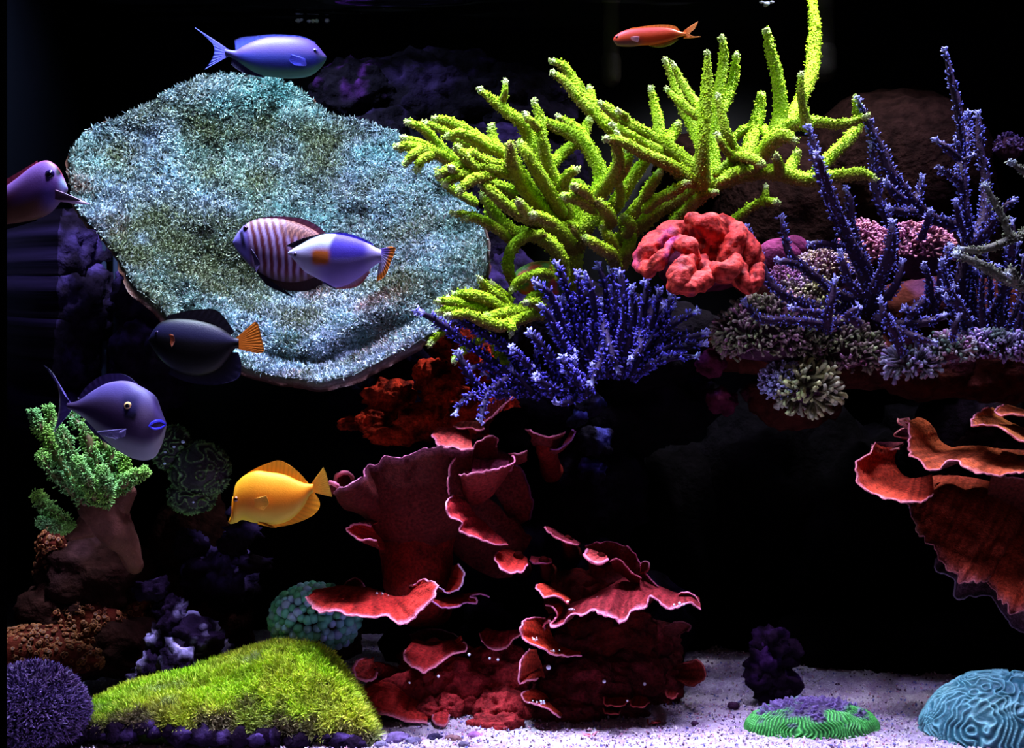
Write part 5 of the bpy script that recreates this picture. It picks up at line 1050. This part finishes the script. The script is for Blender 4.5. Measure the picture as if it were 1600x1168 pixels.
# ================================================================== FISH
def fish(name, label, Y, top, bot, thick, colf, fins=(), eye=None, tilt=0, parts=(), dim=.62, mat_=None):
    """outline pixels -> a solid body; fins as thin ribbed webs; eyes on both flanks"""
    top = sorted(top); bot = sorted(bot); xs0, xs1 = min(top[0][0], bot[0][0]), max(top[-1][0], bot[-1][0])
    nx, ns = 150, 56; s = np.linspace(0, 1, nx); s = .5-.5*np.cos(s*math.pi); xs = xs0+(xs1-xs0)*s
    sm = lambda a: np.convolve(np.pad(a, 3, 'edge'), [.05, .12, .2, .26, .2, .12, .05], 'valid')
    def prof(pl): q = spline([(a, b, 0) for a, b in pl], 400); o_ = np.argsort(q[:, 0]); return np.interp(xs, q[o_, 0], q[o_, 1])
    yt, yb = prof(top), prof(bot); mid = (yt+yb)/2; hh = np.maximum((yb-yt)/2, .4)
    hm = hh.max(); wth = thick*hm*np.minimum(1, (hh/hm)**.75)
    xc = (xs0+xs1)/2; d = .0005*(1.6+Y); cz = np.mean(mid)
    th = np.arange(ns)*2*math.pi/ns
    px = np.repeat(xs[:, None], ns, 1); py = mid[:, None]-hh[:, None]*np.sin(th)[None]
    cs = np.cos(th); yy = -wth[:, None]*(np.sign(cs)*np.abs(cs)**1.15)[None]
    toY = lambda px_: Y+tilt*(px_-xc)*d
    def W3(px_, py_, off):                    # photograph outline, off = pixels sideways from the mid plane
        px_ = np.asarray(px_, float); return np.stack([(px_-800)*d, toY(px_)+np.asarray(off)*d, ZC+(584-np.asarray(py_, float))*d], -1)
    V = W3(px, py, yy).reshape(-1, 3)
    i = np.arange(nx-1)[:, None]*ns; j = np.arange(ns)[None]; j2 = (j+1) % ns
    F = np.stack([i+j, i+j2, i+ns+j2, i+ns+j], -1).reshape(-1, 4)
    e1 = W3(xs[0], mid[0], 0); e2 = W3(xs[-1], mid[-1], 0); k0 = len(V); V = np.vstack([V, e1, e2]); j = np.arange(ns); j2 = (j+1) % ns
    T = np.concatenate([np.stack([np.full(ns, k0), j2, j], 1), np.stack([np.full(ns, k0+1), (nx-1)*ns+j, (nx-1)*ns+j2], 1)])
    t = thing(name, label, 'fish', W3(xc, cz, 0))
    X_ = np.append(px.ravel(), [xs[0], xs[-1]]); Z_ = np.append(py.ravel(), [mid[0], mid[-1]])
    v_ = np.append(np.repeat(np.sin(th)[None], nx, 0).ravel(), [0, 0])
    mk('body', V, [F, T], colf(X_, Z_, v_)*dim, mat_ or M_fish, t)
    wat = lambda x_, y_: float(np.interp(x_, xs, wth)*math.sqrt(max(0, 1-((y_-np.interp(x_, xs, mid))/np.interp(x_, xs, hh))**2)))
    for fn in fins:
        nm, base, edge, cb, ce = fn[:5]; kw = fn[5] if len(fn) > 5 else {}
        n, m = 48, 14; a = spline([(x_, y_, 0) for x_, y_ in base], n); b = spline([(x_, y_, 0) for x_, y_ in edge], n); w = np.linspace(0, 1, m)
        G = a[:, None]+(b-a)[:, None]*w[None, :, None]
        for side in ((-1, 1) if kw.get('pair') else (0,)):
            off0 = kw.get('off', 0); spreadw = kw.get('flare', 0)
            if kw.get('pair'): o0 = np.array([[wat(x_, y_)+.6 for x_, y_ in a[:, :2]]]).T*side; off = o0+side*spreadw*w[None]
            else: off = np.zeros((n, 1))+spreadw*w[None]**1.5
            rib = .35*np.sin(np.arange(n)*math.pi/2)[:, None]*w[None]
            S_ = W3(G[..., 0], G[..., 1], off+rib)
            mb = MB(); thk = np.repeat((1.8-1.2*w)[None], n, 0)*d
            du = np.gradient(S_, axis=0); dv = np.gradient(S_, axis=1)
            if np.mean(np.cross(du, dv)[..., 1]) > 0: S_ = S_[::-1]; G2 = G[::-1]
            else: G2 = G
            ww = np.tile(w, n); strp = 1-.18*(np.repeat(np.arange(n), m) % 3 == 0)
            col = mix(lin(cb), lin(ce), np.clip((ww-kw.get('e', 0))/(1-kw.get('e', 0)), 0, 1))*strp[:, None]
            if 'cf' in kw: col = kw['cf'](G2[..., 0].ravel(), G2[..., 1].ravel(), ww)
            S_ = S_+np.array([0, .9*d, 0])
            sheet(S_, thk, lambda V_: np.concatenate([col, col]), mb); mb.build(nm, M_fin, t)
    if eye:
        ex, ey, er, ring, pup = eye
        for side in (-1, 1):
            c = W3(ex, ey, side*(wat(ex, ey)-er*.25)); V0, F0 = ICO[3]
            e = mk('eye', c+V0*np.array([er, er*.6, er])*d, F0, lin(ring), M_eye, t)
            mk('pupil', c+np.array([0, side*er*.32*d, 0])+V0*np.array([er*.62, er*.4, er*.62])*d, F0, lin(pup), M_eye, e)
    t['label'] = label
    for nm, pts, r, col in parts:
        q = [W3(a, b, -(wat(a, b)+o_)) for a, b, o_ in pts]; V, Q, T, tt, N, _ = tube_geo(q, [k*d for k in r], 8, .002)
        mk(nm, V, [Q, T], lin(col), M_eye if nm == 'lips' else M_fish, t)
    return t
sm = lambda e0, e1, x: (lambda t: t*t*(3-2*t))(np.clip((np.asarray(x)-e0)/(e1-e0), 0, 1))
# 1 yellow
def c_y(x, y, v):
    c = mix(lin((240, 132, 22)), lin((245, 165, 30)), sm(-.2, .9, v)); c = mix(c, lin((200, 170, 50)), sm(.1, -.9, v))  # olive belly: shade put into the colour over mild countershading
    return mix(c, lin((215, 110, 40)), np.exp(-((x-400)/14)**2-((y-785)/10)**2)*.6)
YC, YE = (240, 145, 20), (245, 165, 30)
fish('yellow_tang', 'bright yellow orange disc shaped fish facing left beside the red vase coral', -.02,
  [(357,814),(362,800),(366,788),(364,775),(367,761),(374,749),(386,740),(402,735),(420,737),(445,741),(465,750),(478,755),(489,756)],
  [(357,816),(361,818),(370,816),(379,812),(400,817),(425,819),(445,816),(462,805),(475,790),(483,775),(489,768)], .42, c_y,
  [('dorsal_fin', [(386,742),(405,739),(430,742),(452,747),(470,755),(482,758)], [(386,739),(402,730),(422,722),(436,719),(452,726),(470,741),(481,754)], YC, YE),
   ('anal_fin', [(405,815),(430,817),(452,810),(468,796),(480,780),(486,769)], [(402,819),(428,823),(456,819),(484,808),(498,795),(499,782),(490,768)], YC, YE),
   ('tail_fin', [(486,756),(487,762),(486,768)], [(505,730),(509,738),(511,746),(514,758),(519,776)], YC, (235,180,50)),
   ('pectoral_fin', [(398,778),(400,784),(400,790)], [(420,772),(424,784),(416,794)], (235,150,40), (240,170,50), dict(pair=1, flare=5)),
   ('pelvic_fin', [(404,814),(410,815)], [(424,822),(434,823)], YC, YE, dict(pair=1, flare=1))],
  eye=(371.5, 778.5, 4.6, (130, 60, 20), (14, 6, 4)), dim=.9)
# 2 grey tang looking towards us
def c_g(x, y, v):
    c = mix(lin((62, 44, 84)), lin((84, 70, 140)), sm(.3, .75, v)*sm(105, 150, x)); c = mix(c, lin((140, 140, 160)), sm(-.3, -.7, v))
    c = mix(c, lin((96, 78, 118)), np.exp(-((x-235)/16)**2-((y-655)/26)**2))
    c = mix(c, lin((14, 8, 22)), np.clip(2.2*np.exp(-((x-213)/9)**4-((y-647)/7)**2), 0, 1)); c = mix(c, lin((36, 30, 84)), np.exp(-((x-212)/13)**4-((y-630)/15)**4)*.9)
    return mix(c, lin((150, 130, 200)), sm(.92, 1, v)*sm(110, 150, x)*.4)
fish('grey_tang', 'large grey violet fish with bright blue lips facing right over the leather coral', -.04,
  [(100,630),(106,629),(115,627),(125,622),(145,609),(165,599),(185,595),(205,596),(222,603),(238,612),(247,620),(252,632),(257,645),(262,656),(264,661)],
  [(100,638),(106,641),(115,645),(130,655),(145,669),(160,684),(180,700),(200,712),(215,717),(232,718),(245,713),(252,702),(258,688),(262,672),(264,664)], .46, c_g,
  [('dorsal_fin', [(122,625),(140,613),(160,602),(180,597),(200,597),(216,601)], [(117,622),(134,601),(158,586),(180,583),(200,587),(216,599)], (50,34,90), (60,44,100)),
   ('anal_fin', [(130,656),(145,670),(160,684),(175,696)], [(128,660),(142,675),(158,688),(176,699)], (60,50,100), (60,50,100)),
   ('tail_fin', [(105,630),(106,635),(106,641)], [(60,570),(74,581),(84,606),(86,628),(84,650),(77,676)], (92,74,150), (76,70,120), dict(cf=lambda x, y, w: mix(mix(lin((88,70,160)), lin((60,50,100)), w), lin((150,150,150)), np.clip((w-.86)*7, 0, 1)*sm(570, 600, y)))),
   ('pectoral_fin', [(206,668),(206,674),(204,680)], [(160,673),(168,678),(190,684)], (120,110,180), (90,84,130), dict(pair=1, flare=6))],
  eye=(208.5, 633, 6.2, (225, 180, 120), (8, 6, 16)), tilt=-.18, dim=.8,
  parts=[('lips', [(243,664,.6),(249,658,.8),(257,656,.6),(263,661,-.2)], [1.2,2.2,2.4,1.4], (60,60,250)), ('lips', [(243,664,.6),(250,668,.8),(258,667,.6),(263,663,-.2)], [1.2,1.8,1.8,1.2], (60,60,250)), ('fin_ridge', [(161,674,1.2),(180,677,1.8),(196,674,1.6),(206,669,1)], [.8,1.3,1.5,1.0], (170,160,235))])
# 3 top blue violet
def c_t(x, y, v):
    c = mix(lin((44, 48, 150)), lin((84, 58, 140)), sm(-.15, .35, v)); c = mix(c, lin((80, 130, 116)), sm(-.45, -.8, v)); c = mix(c, lin((60, 44, 120)), sm(385, 360, x))
    return mix(c, lin((50, 70, 80)), sm(492, 506, x)*.7*sm(.5, .1, v))
fish('blue_violet_tang', 'blue and violet forked tail fish facing right above the plate coral', .14,
  [(352,76),(360,78),(370,78),(382,71),(400,63),(420,58),(440,57),(465,58),(485,63),(497,72),(505,82),(510,88)],
  [(352,86),(360,89),(367,93),(380,102),(396,112),(415,119),(440,122),(465,122),(485,118),(499,108),(507,98),(510,91)], .5, c_t,
  [('dorsal_fin', [(368,80),(385,72),(410,62),(440,59),(470,60),(492,68)], [(366,62),(378,57),(400,55),(430,53),(470,56),(494,66)], (50,60,190), (12,8,60), dict(e=.35)),
   ('anal_fin', [(362,88),(375,97),(392,108),(412,117)], [(361,100),(372,109),(388,116),(412,121)], (30,26,90), (24,18,60)),
   ('tail_fin', [(357,77),(357,82),(357,87)], [(304,43),(322,58),(334,72),(333,86),(327,98),(320,108)], (70,60,160), (50,56,160)),
   ('pectoral_fin', [(482,96),(482,102),(480,106)], [(458,90),(456,100),(464,106)], (80,80,220), (60,70,225), dict(pair=1, flare=6))],
  eye=(494, 82, 4, (90, 80, 200), (8, 6, 20)))
# 4 fish at the left edge
def c_l(x, y, v):
    c = mix(lin((150, 100, 200)), lin((90, 34, 40)), sm(60, 10, x)*sm(.7, .1, v)); c = mix(c, lin((120, 76, 60)), sm(.0, -.5, v)); c = mix(c, lin((120, 100, 230)), np.exp(-((x-85)/14)**2-((y-308)/20)**2)*.7)
    c = mix(c, lin((175, 190, 255)), np.clip(1.5*np.exp(-((x-105)/5)**2-((y-291)/10)**2), 0, 1)); c = mix(c, lin((10, 6, 30)), np.clip(1.5*np.exp(-((x-98)/4)**2-((y-266)/12)**4), 0, 1))
    return mix(c, lin((190, 70, 90)), sm(.9, .97, v)*.6)
fish('orange_shoulder_tang', 'violet headed fish with reddish body entering at the left edge facing right', -.06,
  [(-105,300),(-60,312),(-30,306),(0,297),(11,290),(30,277),(50,262),(65,254),(77,252),(88,257),(97,266),(104,280),(109,292),(110,297)],
  [(-105,318),(-60,345),(-20,350),(11,350),(40,347),(60,343),(80,335),(93,323),(101,312),(108,303),(110,299)], .42, c_l,
  [('dorsal_fin', [(-60,316),(-30,309),(0,299),(30,279),(60,257)], [(-66,296),(-30,292),(0,284),(28,270),(60,252)], (130,50,90), (190,90,110)),
   ('anal_fin', [(-60,344),(-20,348),(20,348),(60,342)], [(-66,360),(-20,362),(20,356),(60,345)], (20,16,40), (24,20,50)),
   ('tail_fin', [(-104,300),(-104,309),(-104,318)], [(-140,280),(-128,300),(-128,318),(-140,342)], (90,60,120), (200,190,220)),
   ('pectoral_fin', [(94,300),(94,308),(93,314)], [(112,306),(138,318),(112,317)], (120,60,110), (225,190,235), dict(pair=1, flare=9)),
   ],
  eye=(86, 276, 7.5, (30, 18, 70), (8, 4, 24)), tilt=-.12)
# 5 striped sailfin
def c_s(x, y, v):
    w = x-.12*(y-390)+((y-390)/26)**2*2; ph = (w-392)/11.5
    st = np.abs(((ph+.03*np.sin(y*.3)) % 1)-.5)*2; fine = np.abs(((ph*2+.3) % 1)-.5)*2
    br = np.clip((st-.34)*4, 0, 1); c = mix(lin((185, 165, 225)), lin((105, 44, 58)), br); c = mix(c, lin((150, 90, 110)), np.clip((fine-.75)*4, 0, 1)*(1-br)*.7)
    face = sm(398, 388, w); c = mix(c, lin((130, 120, 225)), face); c = mix(c, lin((26, 18, 60)), np.clip(1.4*np.exp(-((w-384)/3.4)**2), 0, 1)*sm(.9, .6, v)*sm(-.5, -.1, v))
    net = np.clip(np.sin(x*1.1)*np.sin(y*1.2)*2, 0, 1); c = mix(c, mix(lin((90, 40, 44)), lin((190, 130, 110)), net*.7), sm(.25, .6, v)*sm(430, 455, x))
    return mix(c, lin((60, 40, 44)), sm(-.6, -.95, v)*.8)
fish('sailfin_tang', 'brown and white striped oval fish facing left over the plate coral', -.04,
  [(364,378),(368,369),(374,360),(383,351),(396,344),(412,341),(440,342),(468,349),(490,359),(508,372),(522,385),(535,392)],
  [(364,380),(369,389),(378,401),(392,416),(408,428),(428,437),(455,441),(482,437),(500,425),(513,411),(524,402),(535,400)], .40, c_s,
  [('dorsal_fin', [(402,345),(420,343),(445,345),(470,352),(490,362),(508,375)], [(404,340),(422,338),(448,338),(478,343),(502,357),(516,372)], (110,52,60), (80,40,70)),
   ('anal_fin', [(418,432),(440,438),(462,440),(482,436),(502,424)], [(428,446),(446,452),(464,455),(484,453),(503,442)], (60,34,36), (44,26,34)),
   ('tail_fin', [(533,391),(533,400)], [(552,380),(550,396),(552,412)], (120,80,110), (110,80,130)),
   ('pectoral_fin', [(394,388),(395,396),(398,402)], [(402,398),(410,414),(404,426)], (60,50,90), (70,60,110), dict(pair=1, flare=5)),
   ('pelvic_fin', [(398,420),(406,427)], [(418,446),(440,456),(458,464)], (40,26,60), (26,18,50), dict(pair=1, flare=3))],
  eye=(386, 358, 4.6, (70, 30, 50), (8, 4, 12)))
# 6 white, violet and orange
def c_w(x, y, v):
    c = mix(lin((200, 200, 250)), lin((160, 140, 235)), sm(478, 515, x)*sm(.6, -.2, v)); c = mix(c, lin((225, 245, 245)), sm(.35, .7, v)*sm(525, 516, x))
    c = mix(c, lin((78, 62, 200)), sm(514, 524, x+.35*(y-380))*sm(-.15, .15, v)*sm(596, 570, x)); c = mix(c, lin((240, 130, 50)), np.clip(1.7*np.exp(-((x-503)/13)**4-((y-403)/11)**4), 0, 1))
    c = mix(c, lin((30, 16, 60)), sm(.86, .96, v)*sm(512, 495, x)); return mix(c, lin((200, 190, 245)), sm(566, 585, x)*.6)
fish('orange_tailed_fish', 'white and violet fish with orange edged tail overlapping the striped fish', -.11,
  [(450,394),(458,388),(470,381),(486,372),(505,366),(530,366),(555,372),(575,380),(588,387),(596,390)],
  [(450,397),(456,402),(464,411),(476,424),(492,433),(510,442),(524,449),(542,445),(562,433),(578,421),(588,413),(596,410)], .42, c_w,
  [('dorsal_fin', [(462,387),(478,378),(496,371),(512,367)], [(446,384),(458,378),(476,371),(505,364)], (26,14,50), (20,10,40)),
   ('dorsal_fin', [(512,367),(530,367),(555,373),(580,384)], [(508,365),(534,363),(562,370),(584,381)], (70,60,190), (90,80,210)),
   ('anal_fin', [(526,448),(545,443),(562,432),(576,421)], [(524,451),(548,450),(564,443),(578,426)], (225,200,240), (240,120,110)),
   ('tail_fin', [(592,389),(594,400),(592,411)], [(612,385),(618,388),(611,408),(602,430),(588,441)], (190,190,240), (240,140,50), dict(cf=lambda x, y, w: mix(mix(lin((195,195,245)), lin((120,100,200)), sm(405, 392, y)), lin((245,140,40)), sm(.55, .72, w)))),
   ('pelvic_fin', [(505,440),(516,446)], [(520,449),(526,452)], (40,40,110), (40,40,110), dict(pair=1, flare=1))],
  eye=(463, 398, 3.2, (40, 20, 60), (6, 4, 10)))
# 7 dark purple with orange tail
def c_p(x, y, v):
    c = mix(lin((3, 2, 8)), lin((16, 10, 60)), sm(.1, .5, v)*sm(1.0, .75, v)); return c
fish('purple_tang', 'nearly black purple fish with a plain orange tail under the plate coral', -.05,
  [(232,530),(240,515),(252,503),(272,498),(300,499),(325,504),(345,512),(358,521),(366,527),(373,529)],
  [(232,532),(240,546),(252,562),(270,576),(295,586),(320,586),(342,577),(357,560),(366,546),(373,543)], .42, c_p,
  [('dorsal_fin', [(258,502),(285,499),(315,502),(340,510),(360,524)], [(262,492),(295,485),(334,483),(352,498),(366,518)], (10,8,26), (8,6,22)),
   ('anal_fin', [(265,572),(290,583),(320,584),(345,572),(362,550)], [(262,584),(290,596),(330,602),(370,592),(377,570),(372,550)], (8,6,18), (14,12,50)),
   ('tail_fin', [(368,528),(369,536),(369,544)], [(398,502),(403,506),(408,526),(412,548),(402,551)], (240,130,30), (245,145,40)),
   ('pectoral_fin', [(268,522),(270,530),(270,536)], [(276,524),(278,534),(274,542)], (160,70,30), (120,50,30), dict(pair=1, flare=4))],
  eye=(248, 520, 3.5, (30, 20, 60), (4, 4, 8)))
# 8 small orange
def c_o(x, y, v):
    c = mix(lin((196, 62, 8)), lin((190, 40, 18)), sm(.2, .6, v)*sm(1060, 1020, x)); c = mix(c, lin((110, 60, 60)), sm(-.1, -.6, v)*sm(1010, 990, x))
    return mix(c, lin((250, 130, 50)), sm(1050, 1068, x))
fish('orange_anthias', 'small orange red fish with a forked tail facing left near the water surface', .10,
  [(958,61),(961,56),(970,50),(982,46),(1000,44),(1025,43),(1045,44),(1056,47),(1064,50),(1072,51)],
  [(958,63),(961,68),(967,72),(985,73),(1003,71),(1020,70),(1040,66),(1054,61),(1064,57),(1072,56)], .55, c_o,
  [('dorsal_fin', [(985,47),(1010,44.5),(1035,44),(1054,47),(1062,50)], [(984,44),(1010,40),(1035,38),(1054,40),(1062,47)], (225,90,30), (200,130,30)),
   ('anal_fin', [(1014,70),(1028,69),(1044,65),(1058,60)], [(1016,72),(1030,74),(1048,70),(1061,61)], (200,120,30), (120,150,20)),
   ('tail_fin', [(1068,48),(1070,53.5),(1068,59)], [(1091,33),(1086,44),(1078,52),(1086,57),(1095,57)], (245,120,40), (250,160,60)),
   ('pectoral_fin', [(983,59),(984,63)], [(998,60),(996,68)], (160,90,80), (140,90,100), dict(pair=1, flare=3))],
  eye=(963.5, 59, 2.3, (60, 24, 20), (4, 2, 2)))
